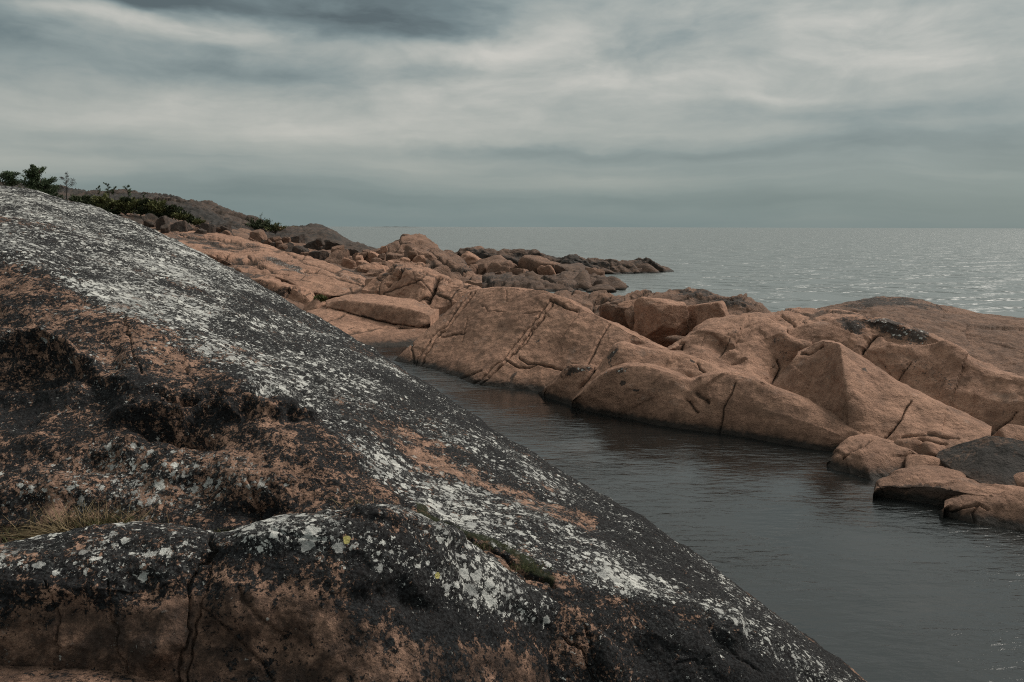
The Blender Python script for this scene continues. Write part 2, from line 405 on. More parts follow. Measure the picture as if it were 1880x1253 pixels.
def granite(name, paler, darker, grain=1.0, dark_bias=0.0, seed=0.0):
    """weathered red granite: mottled feldspar, black and grey lichen where the mesh carries it, black band at the waterline"""
    m, T, b = new_mat(name)
    pos0 = T.new('ShaderNodeNewGeometry').outputs['Position']; pos = T.vadd(pos0, (seed, seed*0.7, 0))
    n1 = T.noise(pos, 0.9, 6, 0.6); n2 = T.noise(pos, 7.0*grain, 6, 0.65); n3 = T.noise(pos, 45*grain, 4, 0.7)
    f = T.ss(T.add(T.mul(n1, 0.5), T.mul(n2, 0.5)), 0.38, 0.62)
    col = T.mix(f, darker, paler)  # noise mottles the rock's own two tones
    col = T.mix(T.ss(n3, 0.55, 0.75), col, tuple(c*1.35 for c in paler))
    col = T.mix(T.mul(T.ss(n3, 0.46, 0.34), 0.6), col, tuple(c*0.35 for c in darker))
    # grey-brown weathering film in long soft patches
    w = T.ss(T.noise(T.vmul(pos, (1.0, 1.0, 2.2)), 1.7, 6, 0.6), 0.48, 0.72)
    rs = T.ss(T.noise(T.vmul(pos, (3.4, 3.4, 0.45)), 1.0, 6, 0.62), 0.50, 0.68); col = T.mix(T.mul(rs, 0.5), col, (0.10, 0.06, 0.043))
    col = T.mix(T.mul(w, 0.5), col, (0.115, 0.073, 0.053))
    sp = T.ss(T.noise(pos, 9.0, 7, 0.8), 0.60, 0.66); col = T.mix(T.mul(sp, 0.6), col, (0.05, 0.036, 0.03))
    gz = T.ss(T.noise(T.vadd(pos, (5.1, 2.2, 7.7)), 2.1, 7, 0.7), 0.58, 0.70); col = T.mix(T.mul(gz, 0.3), col, (0.24, 0.20, 0.175))
    # black lichen
    nb = T.add(T.mul(T.noise(pos, 19*grain, 6, 0.75), 0.75), T.mul(T.noise(pos, 3.0, 3, 0.6), 0.25))
    dk = T.ss(T.add(nb, T.mul(T.sub(T.attr('dark'), 0.5), 0.36), dark_bias), 0.49, 0.56)
    col = T.mix(T.mul(dk, 0.88), col, (0.030, 0.029, 0.028))
    # grey lichen flecks
    vw = T.vadd(pos, T.vmul(T.noise(pos, 22, 3, 0.6, color=True), (0.06, 0.06, 0.06)))
    v = T.vor(vw, 13.0); vs = T.new('ShaderNodeSeparateColor'); T.l.new(v.outputs['Color'], vs.inputs[0])
    wf = T.ss(T.sub(T.mul(T.attr('white'), T.add(0.25, T.mul(vs.outputs[0], 0.55))), v.outputs['Distance']), -0.03, 0.05)
    col = T.mix(wf, col, T.mix(vs.outputs[1], (0.28, 0.275, 0.255), (0.44, 0.43, 0.40)))
    # crack soil
    col = T.mix(T.mul(T.ss(T.attr('crack'), 0.25, 0.9), 0.8), col, (0.035, 0.026, 0.02))
    # black algae band at the waterline, rusty fringe above it
    z = T.new('ShaderNodeSeparateXYZ'); T.l.new(pos0, z.inputs[0])
    zz = T.add(z.outputs[2], T.mul(T.sub(n2, 0.5), 0.16))
    wet = T.ss(zz, 0.15, 0.05)
    col = T.mix(T.mul(T.ss(zz, 0.34, 0.10), 0.6), col, (0.085, 0.052, 0.037))
    col = T.mix(T.mul(wet, 0.9), col, (0.016, 0.017, 0.016))
    T.l.new(col, b.inputs['Base Color'])
    T.put(b.inputs['Roughness'], T.sub(0.88, T.mul(wet, 0.12)))
    b.inputs['Specular IOR Level'].default_value = 0.15
    h = T.add(T.mul(n2, 0.7), T.mul(n3, 0.28), T.mul(T.noise(pos, 2.6*grain, 5, 0.6), 1.3), T.mul(wf, 0.05))
    bump(T, b, h, 1.0, 0.10)
    return m

def lichen_rock(name):
    """foreground rock: pink granite under a crust of black and pale grey lichen"""
    m, T, b = new_mat(name)
    pos = T.new('ShaderNodeNewGeometry').outputs['Position']
    big = T.noise(pos, 1.6, 4, 0.6); n1 = T.noise(pos, 11, 7, 0.65); n3 = T.noise(pos, 120, 3, 0.7)
    bare = T.attr('bare')
    col = T.mix(T.ss(n1, 0.36, 0.64), (0.12, 0.073, 0.054), (0.32, 0.193, 0.138))
    col = T.mix(T.mul(T.ss(n3, 0.52, 0.7), 0.5), col, (0.45, 0.28, 0.19))
    col = T.mix(T.mul(T.ss(n3, 0.45, 0.3), 0.6), col, (0.06, 0.035, 0.025))
    fl = T.mul(T.attr('stain_shade'), T.ss(T.noise(pos, 5.0, 8, 0.72), 0.26, 0.60)); col = T.mix(T.mul(fl, 0.95), col, (0.030, 0.022, 0.0185))  # brown-black stain and the low light on steep faces, painted as one colour
    # black crust, in ragged clumps
    nb = T.add(T.mul(T.noise(pos, 27, 8, 0.76, 0.3), 0.50), T.mul(T.noise(pos, 75, 5, 0.7), 0.22), T.mul(T.noise(pos, 7, 4, 0.65), 0.28))
    dk = T.ss(T.add(nb, T.mul(T.sub(T.attr('dark'), 0.5), 0.24)), 0.483, 0.512)
    bc = T.mix(T.ss(T.noise(pos, 60, 4, 0.7), 0.4, 0.65), (0.0045, 0.005, 0.006), (0.024, 0.026, 0.028))
    col = T.mix(T.mul(dk, 0.985), col, bc)
    # dull grey film
    gf = T.ss(T.add(T.noise(pos, 34, 6, 0.7), T.mul(T.sub(T.attr('white'), 0.5), 0.16), T.mul(T.sub(big, 0.5), 0.25)), 0.55, 0.64)
    col = T.mix(T.mul(gf, 0.28), col, (0.13, 0.133, 0.13))
    # pale crusts: two sizes of ragged rosettes
    wn = T.noise(pos, 26, 5, 0.7, color=True)
    vw = T.vadd(pos, T.vmul(T.vadd(wn, (-0.5, -0.5, -0.5)), (0.085, 0.085, 0.085)))
    cov = T.add(T.attr('white'), T.mul(T.sub(big, 0.5), 0.9), T.mul(T.sub(T.noise(pos, 5.0, 4, 0.6), 0.5), 0.8))
    masks = []
    for sc, k in ((12.5, 0.46), (27.0, 0.47), (56.0, 0.40)):
        v = T.vor(vw, sc); s = T.new('ShaderNodeSeparateColor'); T.l.new(v.outputs['Color'], s.inputs[0])
        r = T.mul(T.m('MAXIMUM', cov, 0.0), k, T.ss(T.add(s.outputs[0], T.mul(cov, 0.5)), 0.42, 1.05))
        masks.append((T.ss(T.sub(r, T.add(v.outputs['Distance'], T.mul(T.sub(n1, 0.5), 0.75))), 0.0, 0.035), s))
    pale = T.mix(masks[0][1].outputs[1], (0.27, 0.27, 0.26), (0.55, 0.545, 0.51))
    pale = T.mix(T.mul(T.ss(T.noise(pos, 90, 4, 0.7), 0.5, 0.68), 0.6), pale, (0.16, 0.16, 0.155))
    wm = masks[0][0]
    for mk, _ in masks[1:]: wm = T.m('MAXIMUM', wm, mk)
    wm = T.mul(wm, T.sub(1.0, T.mul(bare, 0.85)))
    col = T.mix(T.mul(wm, 0.94), col, pale)
    # crack soil and the few sulphur yellow crusts
    col = T.mix(T.mul(T.ss(T.attr('crack'), 0.2, 0.9), 0.6), col, (0.018, 0.014, 0.011))
    yel = T.ss(T.add(T.attr('yellow'), T.mul(T.sub(n1, 0.5), 0.6)), 0.45, 0.55)
    col = T.mix(yel, col, (0.42, 0.37, 0.14))
    moss = T.ss(T.add(T.attr('moss'), T.mul(T.sub(n1, 0.5), 0.9)), 0.45, 0.65)
    col = T.mix(T.mul(moss, 0.85), col, (0.022, 0.026, 0.012))
    T.l.new(col, b.inputs['Base Color']); b.inputs['Roughness'].default_value = 0.9
    b.inputs['Specular IOR Level'].default_value = 0.1
    h = T.add(T.mul(n1, 1.0), T.mul(n3, 0.10), T.mul(dk, 0.10), T.mul(wm, 0.12), T.mul(T.noise(pos, 34, 5, 0.7), 0.45))
    bump(T, b, h, 0.9, 0.05)
    return m

MAT_PINK = granite('pink_granite', (0.355, 0.206, 0.143), (0.215, 0.122, 0.085))
MAT_BROWN = granite('brown_granite', (0.215, 0.127, 0.089), (0.105, 0.066, 0.049), dark_bias=0.02, seed=9.0)
MAT_HILL = granite('grey_brown_granite', (0.066, 0.051, 0.043), (0.031, 0.026, 0.023), grain=0.5, dark_bias=0.05, seed=21.0)
MAT_DARK = granite('dark_brown_granite', (0.125, 0.082, 0.061), (0.058, 0.041, 0.034), grain=0.7, dark_bias=0.02, seed=33.0)
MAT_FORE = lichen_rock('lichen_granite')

def water_mat(name, base, bumps, rough, ior=1.333):
    m, T, b = new_mat(name)
    pos = T.new('ShaderNodeNewGeometry').outputs['Position']
    h = None
    for sx, sy, det, amp in bumps:
        n = T.mul(T.noise(T.vmul(pos, (sx, sy, 1.0)), 1.0, det, 0.55, 0.3), amp)
        h = n if h is None else T.add(h, n)
    h = T.mul(h, T.add(0.25, T.mul(T.ss(T.noise(T.vmul(pos, (0.6, 1.0, 1.0)), 0.35, 4, 0.55), 0.38, 0.62), 1.1)))      # gusts
    b.inputs['Base Color'].default_value = (*base, 1); b.inputs['Roughness'].default_value = rough
    b.inputs['IOR'].default_value = ior
    bump(T, b, h, 1.0, 1.0)
    return m
MAT_SEA = water_mat('sea_water', (0.105, 0.118, 0.115), ((0.16, 0.9, 5, 0.24), (0.6, 2.6, 3, 0.03), (0.015, 0.06, 3, 0.4)), 0.28, 1.45)
MAT_INLET = water_mat('inlet_water', (0.007, 0.008, 0.008), ((4.0, 10.0, 5, 0.018), (1.2, 2.6, 3, 0.010), (0.35, 0.5, 2, 0.005)), 0.03, 1.68)

def plain(name, c, rough=0.85, var=0.5, scale=20.0, sub=0.0):
    m, T, b = new_mat(name)
    pos = T.new('ShaderNodeNewGeometry').outputs['Position']
    T.l.new(T.mix(T.noise(pos, scale, 4, 0.6), tuple(x*(1-var) for x in c), tuple(x*(1+var) for x in c)), b.inputs['Base Color'])
    b.inputs['Roughness'].default_value = rough; b.inputs['Specular IOR Level'].default_value = 0.2
    return m
MAT_NEEDLE = plain('pine_needles', (0.050, 0.070, 0.036), var=0.6, scale=3)
MAT_SHRUB = plain('shrub_leaves', (0.095, 0.10, 0.04), var=0.6, scale=2)
MAT_JUNIPER = plain('juniper_leaves', (0.042, 0.052, 0.026), var=0.6, scale=2)
MAT_BARK = plain('bark', (0.075, 0.055, 0.042), var=0.4)
MAT_TWIG = plain('grey_twigs', (0.05, 0.046, 0.042), var=0.4)
MAT_STRAW = plain('dry_grass', (0.16, 0.12, 0.068), var=0.7, scale=35)
MAT_GRASSG = plain('green_grass', (0.06, 0.062, 0.025), var=0.6, scale=35)
#--BODY--
# ------------------------------------------------------------------ the setting: sea, inlet, terrain
def sheet(name, x0, x1, y0, y1, z, mat, nx=2, ny=2):
    xs = np.linspace(x0, x1, nx); ys = np.linspace(y0, y1, ny)
    g = np.stack(np.meshgrid(xs, ys), -1).reshape(-1, 2); v = np.concatenate([g, np.full((len(g), 1), z)], 1)
    o = place(name, mesh_np(name, v, grid_faces(ny, nx)), mat); o['kind'] = 'structure'; return o
tag(sheet('sea', -40000, 40000, 1.0, 70000, -0.03, MAT_SEA), 'open grey-green sea running out to the horizon')
_in = [P(x, y, z=0.0) for x, y in ((1500, 1400), (2300, 1500), (2300, 960), (1860, 900), (1600, 820), (1300, 760), (1000, 700), (780, 640), (600, 620), (520, 640), (700, 760), (1000, 980))]
_iv = np.array(_in); _iv[:, 2] = 0.0
_me = bpy.data.meshes.new('inlet'); _me.from_pydata([tuple(p) for p in _iv], [], [tuple(range(len(_iv)))]); _me.update()
if _me.polygons[0].normal.z < 0: _me.flip_normals()
_o = link('inlet', _me, MAT_INLET); tag(_o, 'dark rippled water of the narrow inlet between the rocks'); _o['kind'] = 'structure'

def tps(ctrl, q):
    d = np.linalg.norm(ctrl[:, None, :2]-ctrl[None, :, :2], axis=-1)
    U = lambda r: np.where(r > 0, r*r*np.log(np.maximum(r, 1e-9)), 0)
    n = len(ctrl); A = np.zeros((n+3, n+3)); A[:n, :n] = U(d)+np.eye(n)*1e-3
    A[:n, n] = 1; A[:n, n+1:] = ctrl[:, :2]; A[n, :n] = 1; A[n+1:, :n] = ctrl[:, :2].T
    w = np.linalg.solve(A, np.concatenate([ctrl[:, 2], [0, 0, 0]]))
    return U(np.linalg.norm(q[:, None]-ctrl[None, :, :2], axis=-1)) @ w[:n] + w[n] + q @ w[n+1:]
tc = []
for px, py, Y, dz in ((-300, 400, 48, 0), (0, 395, 48, 0), (150, 398, 47, 0), (250, 408, 45, 0), (350, 422, 43, 0), (450, 442, 43, 0), (550, 460, 42, 0), (620, 472, 42, 0), (690, 488, 40, 0),
                      (760, 495, 44, 0), (830, 512, 42, -.1), (-300, 380, 70, 0), (100, 375, 70, 0), (300, 385, 66, 0), (450, 420, 62, 0), (560, 440, 57, 0), (650, 458, 54, 0), (720, 470, 52, 0),
                      (300, 440, 36, -.5), (420, 470, 33, -.6), (500, 500, 31, -.6), (600, 520, 31, -.6), (680, 520, 32, -.5), (-300, 430, 30, -.6), (0, 430, 28, -.6), (200, 440, 28, -.8),
                      (700, 470, 60, -.5), (850, 490, 54, -.5), (950, 495, 54, -.6), (560, 570, 28, -.4), (680, 575, 27.5, -.5), (780, 560, 29, -.5), (860, 545, 27, -.3)):
    p = P(px, py, Y=Y); tc.append((p[0], p[1], p[2]+dz))
for px, Y, z in ((1000, 45, -.6), (1100, 55, -1), (1250, 66, -1.2), (1250, 40, -1.5), (1400, 30, -1.5), (1000, 30, -.3), (1050, 24, .1), (1150, 21, .2), (1300, 20, .3), (1400, 18, .3), (1500, 16.5, .2), (1600, 15, .2),
                 (1800, 14, .1), (1700, 18, .2), (1900, 17, .1), (1700, 12.2, -.1), (1850, 10.6, -.1), (1200, 17, 0), (1300, 16, .2), (1100, 17.5, -.2), (800, 21, -.5), (1200, 13, -1.2), (1000, 15, -1.2), (800, 19, -1),
                 (1500, 10, -1.4), (1700, 7, -1.6), (1300, 9, -1.4), (700, 14, -1), (1400, 6, -1.5), (2200, 12, -.6), (2200, 20, -.8), (2000, 30, -2), (1500, 90, -3), (800, 90, -3), (500, 110, -3), (300, 14, .6), (0, 12, 1.2), (-300, 12, 1.2), (500, 10, .2), (0, 6, .6), (600, 5, .2), (1000, 4.5, -.2), (0, 3, .8), (1000, 2, .3), (2000, 3, -1.5), (-600, 4, .8), (650, 23, -.3), (720, 22.6, -.5)):
    a = (px-940)/F*Y; tc.append((a, Y, z))
tc = np.array(tc)
def pol(xy): return np.stack([np.arctan2(xy[:, 0], xy[:, 1])*2.2, np.log(np.hypot(xy[:, 0], xy[:, 1]))], -1)
ctrl = np.concatenate([pol(tc[:, :2]), tc[:, 2:]], 1)
_na, _nd = 420, 330
_A, _D = np.meshgrid(np.linspace(R(-52), R(50), _na), np.exp(np.linspace(math.log(2.2), math.log(120), _nd)))
txy = np.stack([(np.sin(_A)*_D).ravel(), (np.cos(_A)*_D).ravel()], -1)
tz = np.clip(tps(ctrl, pol(txy)), -2.5, 9)
tp = np.concatenate([txy, tz[:, None]], 1); _dd = _D.ravel()
tp[:, 2] += (fbm(tp, 0.55, 4, 0.55)*0.10 + np.abs(fbm(tp, 0.22, 3, 0.5, 9))*0.18)*np.clip(_dd/30, 0.3, 1.3) - 0.08 - 0.45*sstep(_dd, 34, 42)
_fh, _fj = facets(tp, (0.55, 0.55, 0.9)); tp[:, 2] += (_fh*0.28-0.12*_fj)*sstep(_dd, 20, 36)
tat = {'crack': np.zeros(len(tp)), 'dark': np.clip(0.3+0.5*fbm(tp, 0.25, 3, 0.5, 3), 0, 1), 'white': np.zeros(len(tp)), 'bare': np.zeros(len(tp))}
_o = place('terrain', mesh_np('terrain', tp, grid_faces(_nd, _na), tat, centre=False), MAT_BROWN); _o['kind'] = 'structure'
tag(_o, 'brown bedrock ground under the boulders and along the shore')
def ground_z(x, y):
    q = pol(np.array([[x, y]])); return float(tps(ctrl, q)[0])

def p_hill(at, p, n, q, u, v):
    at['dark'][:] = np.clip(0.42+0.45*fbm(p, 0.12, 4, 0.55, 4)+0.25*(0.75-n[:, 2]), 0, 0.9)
_o = rock('hill', [[(-400, 440, 40), (-150, 425, 42), (0, 412, 44), (99, 398, 45), (170, 404, 45), (240, 411, 46), (306, 420, 47), (357, 424, 48), (402, 430, 48), (443, 436, 49), (470, 442, 49), (560, 458, 50)],
     [(-400, 380, 66), (-150, 375, 66), (0, 374, 66), (99, 372, 66), (150, 376, 65), (215, 386, 63), (280, 390, 62), (330, 394, 61), (380, 402, 60), (430, 414, 60), (475, 424, 59), (560, 440, 57)],
     [(-400, 320, 100), (-150, 333, 98), (0, 338, 96), (99, 341, 94), (143, 347, 92), (190, 358, 88), (238, 364, 83), (275, 364, 79), (320, 368, 76), (357, 378, 74), (402, 388, 72), (450, 403, 70), (480, 412, 68), (560, 426, 64)],
     ('off', 2, 12, -0.6), ('off', 2, 40, -9)],
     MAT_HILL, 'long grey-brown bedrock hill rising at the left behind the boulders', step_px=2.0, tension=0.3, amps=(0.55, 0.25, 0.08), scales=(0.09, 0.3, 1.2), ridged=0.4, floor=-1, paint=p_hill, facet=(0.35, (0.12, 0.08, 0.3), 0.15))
del _o['category']; _o['kind'] = 'structure'
_isl = np.array([P(684+i*5, 417, Y=5200) for i in range(18)])
_v = []
for k, p in enumerate(_isl):
    h = 4.2*max(0.05, math.sin(math.pi*k/17))**0.6*(0.75+0.25*math.sin(k*1.7))
    _v += [(p[0], 5200, -0.5), (p[0], 5230, h), (p[0], 5290, h*0.8), (p[0], 5340, -0.5)]
_v = np.array(_v)
_o = place('distant_island', mesh_np('distant_island', _v, grid_faces(18, 4)), MAT_HILL); tag(_o, 'faint low island on the horizon above the brown knoll', 'island')

# ------------------------------------------------------------------ far shore and promontory
def p_far(base):
    def f(at, p, n, q, u, v):
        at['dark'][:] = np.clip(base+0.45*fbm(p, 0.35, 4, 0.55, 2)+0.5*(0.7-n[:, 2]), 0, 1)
    return f
rock('rock_hump', [[(490, 450, 50), (560, 458, 50), (620, 468, 50), (700, 480, 48)], ('mid', 0.5, 0.5),
     [(505, 428, 66), (530, 421, 65), (552, 419, 64), (575, 416, 62), (599, 417, 62), (615, 425, 61), (632, 438, 60), (665, 452, 58), (705, 464, 57)], ('off', 2, 6, -0.8), ('off', 2, 20, -5)],
     MAT_HILL, 'smooth dark rock hump right of the hill, against the sea', amps=(0.3, 0.12, 0.05), scales=(0.15, 0.5, 1.6), ridged=0.15, facet=(0.1, (0.25, 0.2, 0.5), 0.06), floor=-1, paint=p_far(0.35))
rock('rock_knoll', [[(672, 478, 54), (735, 490, 50), (790, 504, 47), (850, 516, 45), (885, 520, 44)], ('mid', 0.55, 0.5),
     [(685, 462, 60), (702, 454, 60), (719, 446, 60), (735, 438, 60), (748, 435, 60), (768, 437, 60), (790, 448, 59), (808, 461, 57), (846, 482, 54), (885, 505, 50)], ('off', 2, 3, -1.0), ('off', 2, 9, -4)],
     MAT_BROWN, 'pointed brown rock knoll standing up against the sea behind the boulders', amps=(0.22, 0.10, 0.04), scales=(0.25, 0.7, 2.0), ridged=0.2, facet=(0.28, (0.4, 0.25, 0.6), 0.15), floor=-1, tension=0.5, paint=p_far(0.25),
     cracks=[([(742, 452), (790, 466), (830, 490)], 2.2, 0.4), ([(700, 462), (722, 470), (745, 466)], 2, 0.3)])
rock('headland', [('off', 1, -1.5, -1.0), [(900, 507), (980, 506), (1050, 504), (1110, 503), (1155, 503), (1200, 501), (1237, 499)], ('mid', 0.5, 0.45),
     [(795, 461, 60), (842, 458, 60), (868, 455, 60), (894, 460, 61), (950, 465, 61), (987, 468, 61), (1021, 473, 62), (1054, 474, 62), (1095, 482, 63), (1158, 483, 65), (1196, 488, 66), (1222, 494, 66.4), (1239, 499, 66.6)], ('off', 3, 3, -0.6), ('off', 3, 8, -4)],
     MAT_DARK, 'long low rock headland tapering into the sea, farther of two points', amps=(0.2, 0.12, 0.05), scales=(0.2, 0.6, 1.8), ridged=0.25, facet=(0.25, (0.35, 0.3, 0.8), 0.15), floor=-1, paint=p_far(0.45))
rock('headland', [('off', 1, -1.0, -0.8), [(780, 530), (880, 537), (960, 536), (1030, 535), (1085, 533), (1130, 531), (1154, 527)], ('mid', 0.5, 0.25),
     [(780, 500, 50), (880, 500, 50), (960, 503, 50), (1010, 503, 49), (1050, 500, 49), (1100, 508, 48.5), (1130, 516, 48), (1154, 526, 47.5)], ('off', 3, 2, -0.3), ('off', 3, 6, -3)],
     MAT_DARK, 'low dark rock point at the water, nearer of two points', amps=(0.16, 0.1, 0.04), scales=(0.25, 0.8, 2.2), ridged=0.2, facet=(0.2, (0.4, 0.35, 0.9), 0.12), floor=-1, paint=p_far(0.4))

# ------------------------------------------------------------------ left middle: sloping slabs
def p_slab(spots, base=0.05, flecks=()):
    def f(at, p, n, q, u, v):
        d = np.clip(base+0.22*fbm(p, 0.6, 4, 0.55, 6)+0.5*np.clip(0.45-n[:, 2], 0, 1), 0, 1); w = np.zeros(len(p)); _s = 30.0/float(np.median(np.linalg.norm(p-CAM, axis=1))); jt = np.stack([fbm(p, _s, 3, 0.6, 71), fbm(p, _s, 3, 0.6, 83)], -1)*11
        for (cx, cy, rx, ry, rot, a, b) in spots:
            an = R(rot); e = q+jt-np.array([cx, cy]); x = (e[:, 0]*math.cos(an)+e[:, 1]*math.sin(an))/rx; y = (-e[:, 0]*math.sin(an)+e[:, 1]*math.cos(an))/ry
            k = np.exp(-(x*x+y*y)**1.15); d += a*k; w += b*k
        at['dark'][:] = np.clip(d, 0, 1.0); at['white'][:] = np.clip(w, 0, 1)
    return f
rock('sloping_slab', [('off', 1, 0.5, -1.3), [(215, 432, 41), (296, 446, 38), (409, 477, 34), (457, 507, 32), (493, 505, 32), (528, 516, 31.5), (560, 532, 31), (607, 543, 30.6), (652, 542, 30.6), (706, 540, 30.6)],
     ('mid', 0.45, 0.16), [(190, 404, 48), (269, 420, 46), (323, 423, 45), (391, 425, 45), (464, 441, 43), (512, 460, 40), (576, 473, 38), (623, 492, 36), (668, 508, 34), (708, 535, 31.5)], ('off', 3, 1.5, -0.8), ('off', 3, 3, -2)],
     MAT_PINK, 'large pale pink rock slab sloping down to the right, with dark lichen patches', step_px=1.8, facet=(0.05, (0.35, 0.25, 1.2), 0.025), amps=(0.10, 0.05, 0.012), scales=(0.35, 1.3, 4.0), floor=-0.5, tension=0.45,
     cracks=[([(455, 470), (500, 500), (530, 503)], 1.6, 0.12), ([(520, 462), (570, 487), (625, 505), (690, 528)], 1.5, 0.08), ([(560, 500), (600, 505), (650, 520), (700, 536)], 1.3, 0.07), ([(400, 470), (440, 482), (470, 478)], 3.5, 0.22),
             ([(360, 440), (420, 455), (470, 452)], 2.0, 0.12), ([(330, 432), (400, 440), (440, 448)], 2.0, 0.15), ([(430, 488), (460, 480), (480, 492)], 3.0, 0.2)],
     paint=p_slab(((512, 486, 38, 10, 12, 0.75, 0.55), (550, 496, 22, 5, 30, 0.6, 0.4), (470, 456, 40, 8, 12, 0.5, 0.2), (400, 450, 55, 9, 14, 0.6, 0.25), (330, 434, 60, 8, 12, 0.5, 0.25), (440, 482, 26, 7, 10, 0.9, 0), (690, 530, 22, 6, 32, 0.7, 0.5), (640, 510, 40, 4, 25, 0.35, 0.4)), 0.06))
def p_dk(d0, w0=0.0):
    def f(at, p, *a): at['dark'][:] = np.clip(d0+0.3*fbm(p, 0.9, 3, 0.5, 8), 0, 1); at['white'][:] = w0
    return f
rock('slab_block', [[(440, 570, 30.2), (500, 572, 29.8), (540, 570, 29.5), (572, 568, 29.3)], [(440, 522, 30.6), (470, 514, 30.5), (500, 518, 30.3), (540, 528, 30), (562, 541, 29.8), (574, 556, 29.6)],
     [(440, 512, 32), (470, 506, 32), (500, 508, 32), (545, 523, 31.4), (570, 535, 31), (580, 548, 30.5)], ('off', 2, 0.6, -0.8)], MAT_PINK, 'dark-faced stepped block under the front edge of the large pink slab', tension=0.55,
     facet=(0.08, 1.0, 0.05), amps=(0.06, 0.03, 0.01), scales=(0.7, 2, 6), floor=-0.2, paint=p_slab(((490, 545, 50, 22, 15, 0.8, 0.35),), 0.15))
rock('ledge_slab', [('off', 1, 0.3, -0.4), [(598, 566, 27.0), (630, 575, 26.6), (671, 586, 26.1), (719, 596, 25.6), (761, 601, 25.2), (790, 594, 25.2)], [(599, 557, 27.3), (623, 552, 27.0), (655, 555, 26.6), (687, 558, 26.3), (719, 562, 26.0), (751, 567, 25.7), (790, 580, 25.4)],
     [(598, 552, 28), (620, 544, 29.3), (655, 541, 30), (703, 541, 30), (745, 549, 29), (806, 568, 26.5)], ('off', 3, 0.8, -0.8)], MAT_PINK, 'flat-topped pink slab with a dark undercut front face', step_px=1.6, tension=0.5, facet=(0.02, 0.7, 0.004), amps=(0.06, 0.03, 0.01), scales=(0.6, 2, 6), floor=-0.3,
     paint=p_slab(((700, 576, 90, 12, 9, 0.28, 0), (780, 556, 50, 4, 22, 0.4, 0.4)), 0.05), cracks=[([(600, 566), (640, 577), (690, 590), (760, 602)], 2.0, 0.12)])
rock('water_slab', [('off', 1, -0.8, -0.6), [(540, 652), (600, 647), (650, 643), (690, 640), (738, 637), (775, 630)], ('mid', 0.5, 0.05), [(560, 572, 27.5), (580, 566, 27.6), (604, 561, 27.6), (630, 570, 27.1), (687, 586, 26.6), (767, 598, 25.8), (800, 600, 25.5)], ('off', 3, 0.6, -0.8)],
     MAT_PINK, 'smooth pale slab dipping into the far end of the inlet', step_px=1.8, facet=(0.015, 0.5, 0.006), amps=(0.05, 0.025, 0.008), scales=(0.6, 2, 6), paint=p_slab(((740, 634, 60, 5, -3, 0.4, 0),), 0.0),
     cracks=[([(592, 590), (610, 584), (632, 576)], 1.5, 0.08), ([(620, 612), (660, 612), (700, 604), (760, 600)], 1.3, 0.06), ([(640, 606), (656, 600)], 1.2, 0.04)])
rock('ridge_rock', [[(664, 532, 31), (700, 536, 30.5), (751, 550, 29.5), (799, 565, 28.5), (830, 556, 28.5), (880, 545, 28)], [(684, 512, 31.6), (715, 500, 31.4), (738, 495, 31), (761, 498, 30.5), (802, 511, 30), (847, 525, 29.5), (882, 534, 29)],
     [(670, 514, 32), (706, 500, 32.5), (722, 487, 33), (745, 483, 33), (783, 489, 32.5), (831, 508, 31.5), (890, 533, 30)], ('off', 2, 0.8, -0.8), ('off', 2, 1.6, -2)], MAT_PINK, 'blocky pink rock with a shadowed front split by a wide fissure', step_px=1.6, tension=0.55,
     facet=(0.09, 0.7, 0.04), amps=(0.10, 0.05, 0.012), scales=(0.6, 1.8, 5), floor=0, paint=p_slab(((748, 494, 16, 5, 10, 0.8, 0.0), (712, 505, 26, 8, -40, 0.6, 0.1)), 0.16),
     cracks=[([(806, 512), (797, 530), (786, 552)], 4.0, 0.35), ([(740, 495), (726, 505), (712, 525)], 2.5, 0.2), ([(770, 500), (830, 520), (875, 533)], 1.5, 0.1)], dents=[(726, 502, 9, 6, -30, 0.3)])
boulder(538, 549, 604, 590, 28.3, 5, MAT_PINK, 'small rounded pink rock between the ledge slab and the lichened slope', depth=1.0, sub=4)
boulder(690, 527, 760, 556, 30.6, 611, MAT_BROWN, 'dark lichen-speckled rock wedged between the big slab and the blocky rock', depth=0.6, sub=4, noise=0.1)

